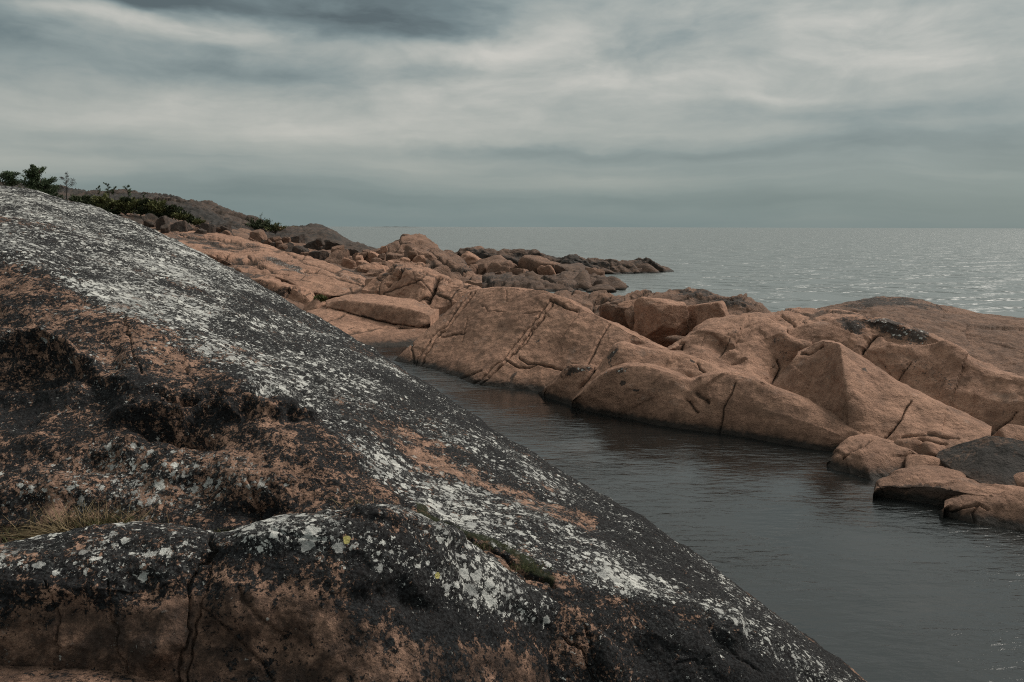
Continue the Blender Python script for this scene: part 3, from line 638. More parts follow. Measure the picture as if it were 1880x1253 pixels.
# ------------------------------------------------------------------ right middle: slabs along the inlet
rock('rock_slab', [('off', 1, -0.6, -0.6), [(722, 664), (749, 670), (792, 679), (833, 691), (871, 707), (903, 710), (945, 715), (983, 718), (1002, 730), (1044, 743), (1100, 752), (1180, 765)], ('mid', 0.5, 0.03),
     [(857, 537, 22.4), (878, 531, 22.2), (916, 528, 21.5), (958, 529, 20.8), (999, 536, 20), (1037, 549, 19.3), (1079, 571, 18.5), (1120, 593, 17.8), (1152, 606, 17.3), (1178, 620, 16.9), (1222, 640, 16.4), (1255, 651, 16.1), (1300, 668, 15.8)],
     ('off', 3, 0.8, -0.05), ('off', 3, 2.2, -1.7)], MAT_PINK, 'big tilted pink slab along the inlet, crossed by two long cracked seams', step_px=1.3, tension=0.75, facet=(0.016, (0.5, 0.5, 0.5), 0.003), amps=(0.05, 0.022, 0.008), scales=(0.7, 2.2, 7), maxn=700,
     cracks=[([(862, 536), (840, 566), (817, 595), (792, 620), (773, 646), (760, 673)], 1.1, 0.08, 5), ([(871, 537), (846, 569), (820, 601), (798, 624), (782, 649), (774, 675)], 1.2, 0.10, 5), ([(760, 617), (755, 640), (760, 665)], 1.6, 0.07, 4), ([(808, 620), (830, 617), (854, 611)], 1.4, 0.06, 5),
             ([(1009, 552), (986, 585), (961, 614), (935, 643), (926, 659), (900, 678), (871, 706)], 1.1, 0.08, 5), ([(1017, 553), (996, 585), (969, 617), (947, 646), (929, 665), (903, 687), (881, 708)], 1.2, 0.10, 5), ([(1000, 580), (967, 630), (945, 652)], 1.3, 0.06, 6),
             ([(929, 662), (951, 673), (972, 676), (986, 668), (1015, 672), (1034, 680)], 1.6, 0.08, 4), ([(952, 658), (968, 668), (985, 667)], 1.2, 0.05, 4), ([(1120, 595), (1105, 617), (1092, 646), (1079, 668)], 1.5, 0.07, 4), ([(846, 694), (866, 687), (884, 681)], 1.3, 0.05, 4),
             ([(1009, 552), (1022, 556), (1040, 565), (1058, 572)], 2.0, 0.1, 4), ([(1063, 572), (1050, 595), (1030, 625)], 1.0, 0.025, 5), ([(928, 532), (930, 555)], 1.0, 0.03, 4), ([(886, 560), (900, 572), (930, 575)], 1.0, 0.03, 6), ([(855, 585), (850, 625)], 0.9, 0.03, 6), ([(960, 575), (990, 573), (1010, 580)], 0.9, 0.03, 6)],
     dents=[(1170, 625, 14, 7, 30, 0.08)],
     paint=p_slab(((942, 697, 5, 14, 25, 0.95, 0), (795, 674, 9, 5, 10, 0.9, 0), (846, 545, 16, 7, -35, 0.45, 0.5), (765, 660, 10, 14, 20, 0.4, 0), (1168, 622, 14, 5, 30, 0.4, 0.3), (1005, 545, 16, 5, 10, 0.25, 0.25), (984, 627, 9, 5, 0, 0.55, 0.1), (880, 570, 8, 5, 0, 0.35, 0.0)), 0.02))
rock('rock_lobe', [('off', 1, -0.4, -0.5), [(985, 722), (1002, 731), (1025, 739), (1050, 746), (1075, 752)], ('mid', 0.5, 0.08), [(1000, 720, 16.3), (1022, 696, 16.1), (1035, 676, 16.0), (1046, 669, 15.9), (1066, 667, 15.9), (1090, 672, 15.8), (1112, 690, 15.5)], ('off', 3, 0.5, -0.1), ('off', 3, 1.2, -0.9)],
     MAT_PINK, 'small rounded pink lobe tufted with black lichen, at the foot of the big slab', step_px=1.7, facet=(0.015, 1.2, 0.0), tension=0.6, amps=(0.025, 0.012, 0.005), scales=(1.2, 3, 9), paint=p_slab(((1062, 676, 30, 9, 4, 0.72, 0.55), (1042, 686, 12, 7, -40, 0.3, 0.2)), 0.04), cracks=[([(1094, 676), (1078, 698), (1064, 716)], 2.4, 0.1, 3)])
rock('rock_lobe', [[(1050, 737, 15.3), (1100, 718, 15.2), (1150, 702, 15.1), (1200, 706, 14.9), (1270, 716, 14.7), (1345, 716, 14.3)], ('mid', 0.5, 0.05), [(1088, 690, 15.8), (1110, 660, 15.9), (1126, 636, 15.95), (1136, 630, 15.95), (1149, 631, 15.9), (1174, 639, 15.8), (1217, 645, 15.6), (1258, 651, 15.4), (1293, 664, 15.2), (1328, 683, 14.9), (1355, 702, 14.6)],
     ('off', 2, 0.5, -0.05), ('off', 2, 1.2, -0.9)], MAT_PINK, 'rounded pink lobe behind the double-humped one, black streak at its left', step_px=1.7, facet=(0.018, 0.8, 0.0), tension=0.6, amps=(0.03, 0.015, 0.005), scales=(1.0, 3, 9), paint=p_slab(((1131, 650, 5, 18, 18, 0.8, 0.35), (1117, 676, 7, 5, 20, 0.6, 0.3), (1268, 661, 6, 4, 0, 0.85, 0), (1235, 668, 22, 9, 20, 0.22, 0)), 0.03),
     cracks=[([(1278, 668), (1284, 680), (1296, 690)], 1.3, 0.05, 4)], dents=[(1237, 668, 18, 10, 0, 0.05)])
rock('rock_lobe', [('off', 1, -0.5, -0.5), [(1042, 744), (1081, 757), (1114, 763), (1163, 773), (1217, 784), (1271, 792), (1320, 798), (1380, 808), (1423, 816), (1522, 831), (1590, 835)], ('mid', 0.5, 0.12),
     [(1050, 736, 15.28), (1072, 716, 15.08), (1092, 699, 14.98), (1117, 682, 14.88), (1136, 674, 14.78), (1165, 672, 14.68), (1195, 674, 14.58), (1217, 681, 14.38), (1252, 692, 14.18), (1271, 700, 14.08), (1293, 690, 14.03), (1325, 685, 13.93), (1361, 687, 13.78), (1391, 697, 13.58), (1434, 719, 13.28), (1475, 736, 12.98), (1500, 749, 12.78), (1545, 773, 12.48), (1595, 803, 12.18)],
     ('off', 3, 0.45, -0.03), ('off', 3, 1.1, -0.9)], MAT_PINK, 'long double-humped pink lobe at the water of the inlet', step_px=1.7, facet=(0.02, 0.7, 0.002), tension=0.6, amps=(0.03, 0.015, 0.006), scales=(0.9, 3, 9), maxn=640,
     cracks=[([(1352, 700), (1345, 719), (1330, 749), (1323, 775), (1317, 797)], 1.4, 0.06, 4), ([(1277, 722), (1290, 728), (1302, 740)], 3.0, 0.07, 5), ([(1262, 735), (1272, 748), (1281, 758)], 2.2, 0.06, 5)],
     dents=[(1290, 732, 16, 8, 40, 0.06), (1268, 745, 9, 12, -20, 0.04)], paint=p_slab(((1142, 679, 12, 7, 10, 0.6, 0.6), (1110, 690, 14, 8, -35, 0.3, 0.35), (1148, 703, 4, 3, 0, 0.9, 0), (1170, 716, 4, 3, 0, 0.9, 0), (1330, 710, 30, 8, 10, 0.1, 0.42), (1395, 715, 5, 4, 0, 0.7, 0)), 0.02))
rock('saddle_rock', [[(1225, 655, 16.6), (1260, 660, 16.0), (1293, 674, 15.3), (1328, 692, 14.9), (1361, 702, 14.6), (1391, 714, 14.75), (1430, 726, 15.2), (1450, 726, 15.5)], ('mid', 0.5, -0.10), [(1226, 640, 17), (1244, 628, 17.2), (1271, 610, 17.4), (1298, 592, 17.6), (1323, 585, 17.6), (1347, 580, 17.6), (1393, 577, 17.3), (1418, 582, 17), (1434, 594, 16.6), (1456, 613, 16.1), (1492, 624, 15.8)],
     ('off', 2, 0.6, -0.05), ('off', 2, 1.5, -1.0)], MAT_PINK, 'scooped pink saddle of rock rising behind the double-humped lobe', step_px=1.7, facet=(0.045, 0.7, 0.012), tension=0.45, amps=(0.06, 0.025, 0.007), scales=(0.9, 2.4, 8), paint=p_slab(((1345, 602, 20, 6, -20, 0.35, 0.1), (1390, 590, 30, 7, 10, 0.28, 0.2), (1425, 620, 16, 9, -40, 0.3, 0.05), (1435, 650, 8, 10, 0, 0.3, 0.3)), 0.06),
     cracks=[([(1418, 582), (1434, 596), (1456, 614), (1490, 624)], 2.2, 0.1, 3), ([(1426, 662), (1432, 676), (1424, 695), (1418, 712)], 1.8, 0.1, 3), ([(1320, 645), (1335, 630), (1340, 622)], 1.2, 0.04), ([(1246, 634), (1256, 630), (1250, 644)], 1.5, 0.08)], dents=[(1330, 650, 50, 18, 25, 0.14)])
rock('wedge_rock', [('off', 1, -0.1, -0.4), [(1408, 720, 14.5), (1470, 742, 13.9), (1520, 764, 13.2), (1556, 782, 12.4), (1622, 810, 12.1), (1683, 825, 11.75), (1745, 824, 11.6), (1818, 799, 11.8)],
     [(1436, 684, 14.7), (1480, 692, 14.2), (1522, 706, 13.6), (1556, 722, 12.75), (1620, 747, 12.6), (1683, 772, 12.35), (1745, 787, 12.15), (1819, 795, 11.95)],
     [(1464, 650, 14.9), (1491, 632, 14.8), (1509, 624, 14.6), (1542, 631, 13.9), (1587, 662, 13.8), (1652, 708, 13.15), (1725, 742, 12.7), (1820, 791, 12.1)], ('off', 3, 0.4, -0.02), ('off', 3, 0.9, -0.8)],
     MAT_PINK, 'wedge-shaped pink rock with a shadowed left face and a crack across its tail', step_px=1.7, tension=0.6, uten=0.5, facet=(0.03, 0.7, 0.008), amps=(0.035, 0.016, 0.006), scales=(0.9, 3, 9), paint=p_slab(((1500, 680, 45, 60, 20, 0.10, 0), (1587, 678, 6, 5, 0, 0.9, 0), (1690, 815, 50, 10, 5, 0.25, 0)), 0.03),  # the widest spot paints extra shade on the left face
     cracks=[([(1675, 735), (1656, 769), (1640, 788), (1626, 803)], 1.6, 0.07, 4), ([(1469, 648), (1485, 650), (1500, 642), (1512, 636)], 1.6, 0.07, 4), ([(1655, 800), (1700, 795), (1760, 806)], 1.8, 0.06, 5), ([(1650, 805), (1690, 812), (1735, 815)], 2.0, 0.07, 5)], dents=[(1690, 812, 14, 8, 0, 0.1)])
rock('rock_ridge', [[(1449, 640, 15.9), (1500, 655, 15.5), (1587, 700, 15.0), (1652, 745, 14.2), (1725, 775, 13.6), (1790, 800, 13.0), (1830, 806, 12.8), (1880, 796, 12.7), (2000, 805, 12.3), (2250, 830, 11.8), (2400, 850, None, -0.05)], ('mid', 0.5, 0.10),
     [(1446, 606, 16.6), (1480, 598, 16.4), (1522, 586, 16.3), (1568, 576, 16.2), (1591, 581, 16), (1645, 593, 15.6), (1698, 612, 15.1), (1733, 629, 14.7), (1779, 660, 14.2), (1836, 685, 13.7), (1880, 694, 13.4), (2000, 716, 12.8), (2250, 780, 12.2), (2400, 845, None, 0.0)], ('off', 2, 0.7, -0.05), ('off', 2, 1.8, -1.0)],
     MAT_PINK, 'long pink ridge with a dim near side, black lichen scooped along its crest', step_px=1.8, facet=(0.055, 0.6, 0.012), tension=0.65, amps=(0.07, 0.03, 0.008), scales=(0.8, 2.2, 8), maxn=560, paint=p_slab(((1565, 598, 26, 14, 25, 0.8, 0.35), (1630, 598, 62, 12, 22, 0.72, 0.5), (1690, 614, 16, 8, 10, 0.6, 0.45), (1700, 690, 120, 60, 30, 0.12, 0), (1750, 720, 110, 40, 35, 0.12, 0)), 0.06),  # the two broad weak spots paint extra shade on the near side
     cracks=[([(1582, 645), (1600, 625), (1618, 612)], 2.5, 0.12, 4), ([(1645, 705), (1660, 680), (1672, 665)], 1.4, 0.05, 5), ([(1830, 790), (1858, 772), (1870, 755)], 1.5, 0.06, 5)], dents=[(1625, 604, 55, 12, 22, 0.12)])
rock('rock_shelf', [[(1405, 602, 17.2), (1450, 606, 16.8), (1500, 600, 16.6), (1580, 588, 17)], [(1400, 576, 18.2), (1430, 571, 18.3), (1465, 568, 18.4), (1510, 570, 18.3), (1550, 572, 18.3), (1585, 580, 18)], ('off', 1, 0.6, -0.05), ('off', 1, 1.6, -0.8)],
     MAT_PINK, 'low pink shelf between the saddle and the far dome', facet=(0.06, 0.9, 0.03), amps=(0.06, 0.03, 0.01), scales=(0.8, 2.5, 7), paint=p_slab(((1510, 572, 30, 5, 5, 0.5, 0.1),), 0.1), cracks=[([(1436, 580), (1450, 592), (1462, 604)], 1.6, 0.1, 4)])
rock('rock_dome', [[(1480, 602, 17.5), (1568, 612, 17), (1645, 624, 16.2), (1733, 660, 15.4), (1836, 710, 14.6), (1880, 718, 14.2), (2040, 740, 13.8), (2300, 770, 13.6), (2450, 790, None, -0.05)], ('mid', 0.5, 0.15), [(1480, 574, 19.3), (1510, 564, 19.7), (1540, 558, 19.9), (1568, 553, 20), (1600, 549, 20), (1635, 547, 20), (1664, 548, 19.8), (1721, 558, 19.3), (1779, 570, 18.8), (1836, 581, 18.3), (1880, 587, 18), (2040, 612, 17), (2300, 665, 16), (2450, 780, None, 0.0)],
     ('off', 2, 1.0, -0.1), ('off', 2, 3, -1.8)], MAT_BROWN, 'broad brown rock dome against the sea at the right edge', step_px=1.8, facet=(0.06, 0.5, 0.014), tension=0.5, amps=(0.07, 0.035, 0.012), scales=(0.6, 2, 6), paint=p_slab(((1620, 555, 70, 10, -3, 0.45, 0.25), (1720, 562, 60, 7, 10, 0.3, 0.1), (1780, 610, 80, 20, 25, 0.12, 0)), 0.22))
# rocks behind the saddle, at the seaward side
rock('rock_ridge', [[(1085, 585, 22), (1200, 605, 21), (1300, 605, 20.6), (1420, 600, 20)], ('mid', 0.6, 0.1), [(1100, 562, 22.6), (1135, 550, 23), (1168, 538, 23.3), (1206, 534, 23.4), (1240, 531, 23.4), (1262, 529, 23.4), (1298, 537, 23.2), (1325, 547, 22.8), (1366, 548, 22.4), (1385, 556, 22.1), (1415, 572, 21.6)], ('off', 2, 1, -0.2), ('off', 2, 3, -2.2)],
     MAT_BROWN, 'brown rock ridge behind the square blocks, seaward of the inlet', step_px=1.8, facet=(0.12, 0.7, 0.06), amps=(0.09, 0.05, 0.015), scales=(0.8, 2.2, 6), paint=p_slab(((1270, 533, 50, 6, 5, 0.5, 0.1), (1350, 556, 60, 8, 12, 0.4, 0.1)), 0.2))
rock('rock_ridge', [[(1010, 575, 24), (1060, 585, 23.5), (1120, 590, 23), (1160, 580, 23)], ('mid', 0.5, 0.1), [(1010, 543, 26), (1035, 537, 26), (1065, 540, 26), (1092, 542, 25.8), (1110, 536, 25.6), (1135, 542, 25.2), (1165, 552, 25)], ('off', 2, 1, -0.4), ('off', 2, 2.5, -2.2)],
     MAT_BROWN, 'low reddish ridge showing over the crest of the big slab', step_px=1.8, facet=(0.14, 0.7, 0.06), amps=(0.09, 0.05, 0.015), scales=(0.8, 2.2, 6), paint=p_slab((), 0.18))
_b = [((-0.75, -0.55, 0.35), 0.62), ((0.35, -0.85, 0.25), 0.7), ((0.1, 0.1, 1), 0.8), ((0.9, -0.2, 0.1), 0.8)]
PL = [(-0.8, -0.6, 0.12, 0.62), (0.45, -0.85, 0.2, 0.66), (0.05, -0.1, 1, 0.82), (0.95, 0, 0.1, 0.85), (-0.3, -0.5, 0.8, 0.8)]
boulder(1166, 540, 1274, 632, 19.6, 41, MAT_PINK, 'tall angular pink block standing in the gap behind the big slab', sub=5, nplanes=5, planes=PL, hard=40, noise=0.05, depth=0.8, bury=0.2, rot=0.05)
boulder(1246, 553, 1356, 622, 20.0, 43, MAT_PINK, 'squat square-edged pink block right of the tall angular block', sub=5, nplanes=6, planes=[(-0.95, -0.35, 0.1, 0.7), (0.2, -0.95, 0.15, 0.7), (0, 0.1, 1, 0.8), (0.8, -0.3, 0.5, 0.85)], hard=40, noise=0.05, depth=0.9, bury=0.2, rot=0.0)
boulder(1100, 553, 1158, 606, 20.8, 47, MAT_BROWN, 'round dark boulder leftmost of the blocks behind the big slab', sub=4, hard=24, nplanes=10, depth=0.9, bury=0.25)
boulder(1146, 562, 1184, 612, 20.2, 53, MAT_BROWN, 'narrow upright stone between the dark boulder and the tall block', sub=4, hard=30, depth=0.9, bury=0.25, planes=[(0, -1, 0.1, 0.7)])
boulder(1220, 613, 1268, 634, 19.0, 59, MAT_BROWN, 'small stone at the foot of the tall angular block', sub=3)
boulder(1128, 547, 1210, 575, 21.6, 61, MAT_PINK, 'low rounded stone behind the dark boulder and upright stone', sub=4, hard=8)
# small rocks at the water, lower right
rock('shore_boulder', [('off', 1, -0.2, -0.4), [(1517, 858), (1527, 866), (1568, 875), (1606, 888), (1642, 884), (1672, 872), (1694, 852)], ('mid', 0.55, 0.14), [(1519, 847, 11.5), (1537, 825, 11.7), (1560, 806, 11.85), (1580, 800, 11.9), (1601, 799, 11.9), (1628, 808, 11.7), (1668, 826, 11.4), (1694, 842, 11.15)], ('off', 3, 0.3, -0.05), ('off', 3, 0.6, -0.6)],
     MAT_PINK, 'rounded pink boulder with its foot in the inlet', step_px=1.8, facet=(0.03, 1.8, 0.012), amps=(0.03, 0.016, 0.006), scales=(1.3, 4, 11), paint=p_slab((), 0.08), cracks=[([(1602, 808), (1585, 822), (1560, 830), (1548, 842)], 1.5, 0.045, 4), ([(1690, 840), (1672, 850), (1660, 866)], 2.0, 0.06, 3)])
rock('shore_slab', [('off', 1, 0.05, -0.4), [(1602, 911), (1625, 916), (1664, 922), (1721, 931), (1775, 938), (1835, 935)], [(1603, 907, 10.0), (1612, 897, 9.99), (1627, 892, 9.98), (1645, 892, 9.95), (1683, 890, 9.9), (1721, 894, 9.8), (1771, 905, 9.55), (1835, 918, 9.3)],
     [(1604, 902, 10.06), (1609, 890, 10.15), (1620, 880, 10.35), (1652, 867, 10.5), (1683, 863, 10.55), (1740, 867, 10.4), (1798, 884, 10.0), (1842, 897, 9.65)], ('off', 3, 0.3, -0.05), ('off', 3, 0.6, -0.5)], MAT_PINK, 'flat undercut shore slab between the rounded boulder and the corner slab', step_px=1.6, tension=0.45,
     facet=(0.03, 1.6, 0.012), amps=(0.03, 0.014, 0.005), scales=(1.4, 4, 11), paint=p_slab(((1690, 908, 80, 13, 6, 0.75, 0),), 0.06))
rock('shore_slab', [('off', 1, -0.1, -0.4), [(1720, 942), (1760, 957), (1798, 968), (1836, 972), (1880, 979), (2000, 990), (2130, 985), (2230, 960)], ('mid', 0.5, 0.08), [(1733, 932, 9.3), (1752, 918, 9.45), (1775, 904, 9.6), (1800, 898, 9.62), (1825, 897, 9.6), (1880, 907, 9.3), (2000, 925, 9.1), (2130, 945, None, 0.08), (2235, 955, None, -0.02)], ('off', 3, 0.35, -0.02), ('off', 3, 0.7, -0.6)],
     MAT_PINK, 'pink shore slab nearest the lower right corner, in the water', step_px=1.8, facet=(0.03, 1.6, 0.012), amps=(0.035, 0.016, 0.006), scales=(1.4, 4, 11), paint=p_slab(((1855, 932, 8, 4, 0, 0.7, 0),), 0.05), cracks=[([(1800, 925), (1786, 940), (1790, 958)], 1.5, 0.05, 3), ([(1745, 940), (1770, 930), (1800, 925), (1815, 935)], 1.6, 0.05, 3)])
rock('dark_block', [('off', 1, 0.1, -0.4), [(1718, 838, 11.1), (1748, 862, 10.6), (1798, 886, 10.1), (1848, 902, 9.85), (1890, 886, 10.0), (2000, 872, 10.1), (2150, 872, 10.4)], [(1724, 829, 11.2), (1760, 815, 11.1), (1813, 799, 10.9), (1852, 803, 10.7), (1890, 811, 10.6), (2000, 824, 10.5), (2160, 862, 10.6)], ('off', 2, 0.25, -0.16), ('off', 2, 1.0, -0.8)],
     MAT_DARK, 'dark angular block tilted at the right edge above the shore slabs', step_px=1.7, tension=0.95, uten=0.95, amps=(0.02, 0.01, 0.004), scales=(1.4, 4, 11), paint=p_slab(((1830, 850, 130, 60, 0, 0.58, 0.06),), 0.2))
boulder(1680, 814, 1748, 846, 11.35, 71, MAT_PINK, 'thin pink stone wedged left of the dark angular block', sub=4, depth=0.7)
boulder(1628, 806, 1700, 850, 11.6, 73, MAT_PINK, 'pink stone squeezed between the wedge rock and the rounded boulder', sub=4, depth=0.8)
boulder(1650, 834, 1770, 880, 10.85, 79, MAT_PINK, 'low pink stone behind the flat undercut shore slab', sub=4, depth=0.7)
boulder(1816, 786, 1925, 822, 12.0, 83, MAT_PINK, 'low pink stone just behind the dark angular block', sub=4, depth=0.8)
boulder(1850, 870, 1960, 910, 9.9, 89, MAT_PINK, 'pink stone below the dark angular block at the right edge', sub=4, depth=0.8)
# ------------------------------------------------------------------ boulder jumble on the far shore
def Yfar(py): return float(np.interp(py, [452, 462, 480, 500, 515, 535], [61, 60, 56, 51.5, 49, 46.5]))
far = [(842, 452, 894, 462), (831, 459, 900, 474), (801, 450, 840, 462), (861, 461, 950, 490), (950, 463, 1030, 494), (1017, 471, 1095, 498), (1084, 483, 1160, 503), (1143, 482, 1235, 501), (1036, 488, 1082, 502), (890, 480, 942, 512), (942, 491, 978, 513), (987, 483, 1026, 505),
       (1021, 498, 1110, 531), (1085, 506, 1153, 531), (976, 509, 1052, 533), (957, 498, 993, 524), (1028, 525, 1075, 537), (1077, 524, 1134, 536), (920, 505, 964, 526), (943, 492, 977, 506), (872, 478, 900, 500), (821, 490, 880, 516), (796, 478, 830, 506), (880, 508, 930, 530), (840, 505, 890, 524), (760, 473, 800, 494), (905, 470, 950, 492), (1000, 500, 1040, 518), (850, 482, 880, 500)]
ORD = ['first', 'second', 'third', 'fourth', 'fifth', 'sixth', 'seventh', 'eighth', 'ninth', 'tenth', 'eleventh', 'twelfth', 'thirteenth', 'fourteenth', 'fifteenth', 'sixteenth', 'seventeenth', 'eighteenth', 'nineteenth', 'twentieth', 'twenty-first', 'twenty-second', 'twenty-third', 'twenty-fourth', 'twenty-fifth', 'twenty-sixth', 'twenty-seventh', 'twenty-eighth', 'twenty-ninth', 'thirtieth']
def nth(rows, k): return ORD[sorted(range(len(rows)), key=lambda i: rows[i][0]+rows[i][2]).index(k)]
for k, (x0, y0, x1, y1) in enumerate(far):
    lab = {1: 'flat pale-topped rock slab on the far headland ridge', 0: 'dark cap of rock on the skyline of the far headland', 7: 'dark rock tongue at the very tip of the farther point', 15: 'dark wedge-shaped boulder among the shore rocks of the nearer point', 17: 'low wet rock awash beside the nearer point',
           12: 'broad dark rounded rock at the end of the nearer point'}.get(k, 'worn brown boulder, %s from the left among the larger headland boulders' % nth(far, k))
    boulder(x0-2, y0+(0 if k in (0, 1, 7, 12, 15, 17) else 3), x1+2, y1+3, float(P(x1, y1-1, z=0.05)[1]) if k in (6, 7, 12, 13, 14, 16, 17) else Yfar((y0+2*y1)/3), 200+k, MAT_PINK if k in (1, 11) else MAT_DARK if x0 > 950 else MAT_BROWN, lab, group='boulders of the far headland', sub=4, nplanes=12, hard=16, depth=1.3, bury=1.2, noise=0.10)
left = [(248, 386, 285, 410, 46, 1), (288, 396, 312, 414, 45, 1), (311, 405, 346, 426, 44, 1), (228, 396, 262, 409, 45, 1), (366, 408, 397, 424, 44, 1), (352, 416, 378, 429, 43, 1), (290, 411, 312, 422, 43, 1), (537, 449, 568, 463, 43, 1), (586, 458, 640, 489, 41, 0), (618, 472, 662, 496, 39.5, 0), (637, 482, 720, 510, 38, 0),
        (676, 468, 720, 489, 41, 0), (664, 456, 706, 472, 47, 0), (586, 440, 634, 456, 49, 1), (732, 452, 800, 484, 50, 0), (700, 457, 750, 478, 52, 0), (470, 432, 520, 452, 46, 1), (500, 445, 540, 462, 44, 1), (556, 460, 600, 476, 41.5, 1), (640, 462, 682, 482, 43, 0), (700, 476, 750, 494, 42, 0), (716, 470, 770, 490, 44, 0), (400, 424, 432, 436, 46, 1), (548, 440, 590, 456, 47, 1), (620, 452, 660, 466, 47, 1), (785, 488, 830, 512, 40, 0), (664, 494, 706, 512, 37, 0), (470, 440, 502, 452, 45, 1), (520, 430, 560, 444, 50, 1)]
names = {0: 'dome-shaped dark boulder below the green bushes', 2: 'square dark boulder at the foot of the hill', 10: 'rounded pale boulder above the top edge of the large slab', 8: 'big broken brown block in the middle of the hillside jumble', 14: 'dark-faced rock at the foot of the pointed knoll'}
for k, (x0, y0, x1, y1, Y, dk) in enumerate(left):
    boulder(x0-1, y0, x1+1, y1+3, Y, 400+k, MAT_HILL if dk else MAT_PINK if k in (9, 10, 20) else MAT_BROWN, names.get(k, 'angular boulder, %s from the left among the larger boulders below the hill' % nth(left, k)), group='boulders below the hill', sub=4, nplanes=5, hard=50, depth=0.85, bury=1.0, noise=0.07)
rg = np.random.default_rng(11)
for k in range(52):
    t = rg.uniform(0, 1)**0.6; x = 235+t*540; y = np.interp(x, [215, 400, 560, 700, 775], [398, 423, 452, 478, 492])+rg.normal()*np.interp(x, [215, 500, 700], [5, 9, 13])
    w = rg.uniform(12, 38); h = w*rg.uniform(0.25, 0.55); Y = np.interp(y, [395, 420, 450, 480, 510], [48, 46, 44, 41, 37])
    boulder(x-w/2, y-h/2, x+w/2, y+h/2+2, Y, 600+k, (MAT_HILL, MAT_BROWN, MAT_BROWN)[int(k*t*7) % 3] if x < 640 else (MAT_BROWN, MAT_PINK)[k % 2], 'small angular boulder in the jumble below the hill', group='small boulders below the hill', sub=3, nplanes=5, hard=50, depth=0.9, bury=1.0, noise=0.06)
for k in range(12):
    x = rg.uniform(800, 1100); y = np.interp(x, [800, 1100], [490, 505])+rg.normal()*11
    if y > 530: continue
    w = rg.uniform(14, 38); h = w*rg.uniform(0.22, 0.5)
    boulder(x-w/2, y-h/2, x+w/2, y+h/2+2, Yfar(y+6), 800+k, (MAT_BROWN, MAT_DARK)[k % 2], 'small angular boulder strewn over the far headland', group='small boulders of the far headland', sub=3, nplanes=5, hard=50, depth=0.9, bury=1.0, noise=0.06)

# ------------------------------------------------------------------ foreground: lichened whaleback and ledge
def band(q, poly, w): return np.exp(-(seg_dist(q, poly)/w)**2)
def p_fore(at, p, n, q, u, v):
    N = len(p); jit = np.stack([fbm(p, 1.7, 3, 0.55, 50), fbm(p, 1.7, 3, 0.55, 60)], -1)*28; qq = q+jit
    top = sstep(v, 2.62, 3.12)                                      # 3 = brow, 4 = skyline
    edge = sstep(v, 3.35, 3.95)*sstep(q[:, 0], 430, 820)
    w = top*(0.70-0.26*edge) + (1-top)*0.24
    w += 0.14*(1-sstep(q[:, 0], 250, 600))*top
    w += 0.18*band(qq, [(240, 575), (450, 690), (640, 830), (820, 930), (1060, 1030), (1200, 1100)], 60)*top
    w -= 0.22*band(qq, [(640, 760), (800, 850), (950, 915), (1100, 975), (1250, 1060)], 34)*sstep(q[:, 0], 560, 700)
    w += 0.45*np.exp(-(((qq[:, 0]-250)/270)**2+((qq[:, 1]-880)/55)**2)**2)
    w += 0.35*np.exp(-(((qq[:, 0]-120)/180)**2+((qq[:, 1]-640)/12)**2))
    w += 0.35*fbm(p, 1.1, 3, 0.5, 12)*(0.3+0.7*top)
    d = 0.55+0.12*edge + 0.28*top + 0.22*fbm(p, 0.9, 3, 0.55, 20)
    st = band(qq, [(800, 850), (900, 890), (1000, 925), (1075, 950)], 17) + 0.7*band(qq, [(620, 745), (760, 815), (850, 860)], 14) + 0.8*np.exp(-(((qq[:, 0]-235)/20)**2+((qq[:, 1]-558)/9)**2)) + 0.6*np.exp(-(((qq[:, 0]-120)/28)**2+((qq[:, 1]-925)/45)**2)) + 0.55*np.exp(-(((qq[:, 0]-560)/90)**2+((qq[:, 1]-880)/50)**2))
    shore = np.exp(-((p[:, 2]-0.07)/0.06)**2)*sstep(q[:, 0], 1150, 1300)
    d -= 0.42*np.clip(st, 0, 1)+0.5*shore
    d += 0.25*sstep(q[:, 1], 1110, 1200)*sstep(q[:, 0], 1000, 1150)*(1-top)
    at['dark'][:] = np.clip(d, 0, 0.95); at['white'][:] = np.clip(w, 0, 1.1); at['bare'][:] = np.clip(st+shore*1.5, 0, 1)
    at['yellow'] = np.zeros(N); at['stain_shade'] = (1-top)*0.12
    at['moss'] = 0.75*band(qq, [(770, 945), (830, 965), (890, 1000), (960, 1040), (1010, 1075)], 9)+0.5*band(q, [(0, 985), (60, 975), (160, 960)], 12)
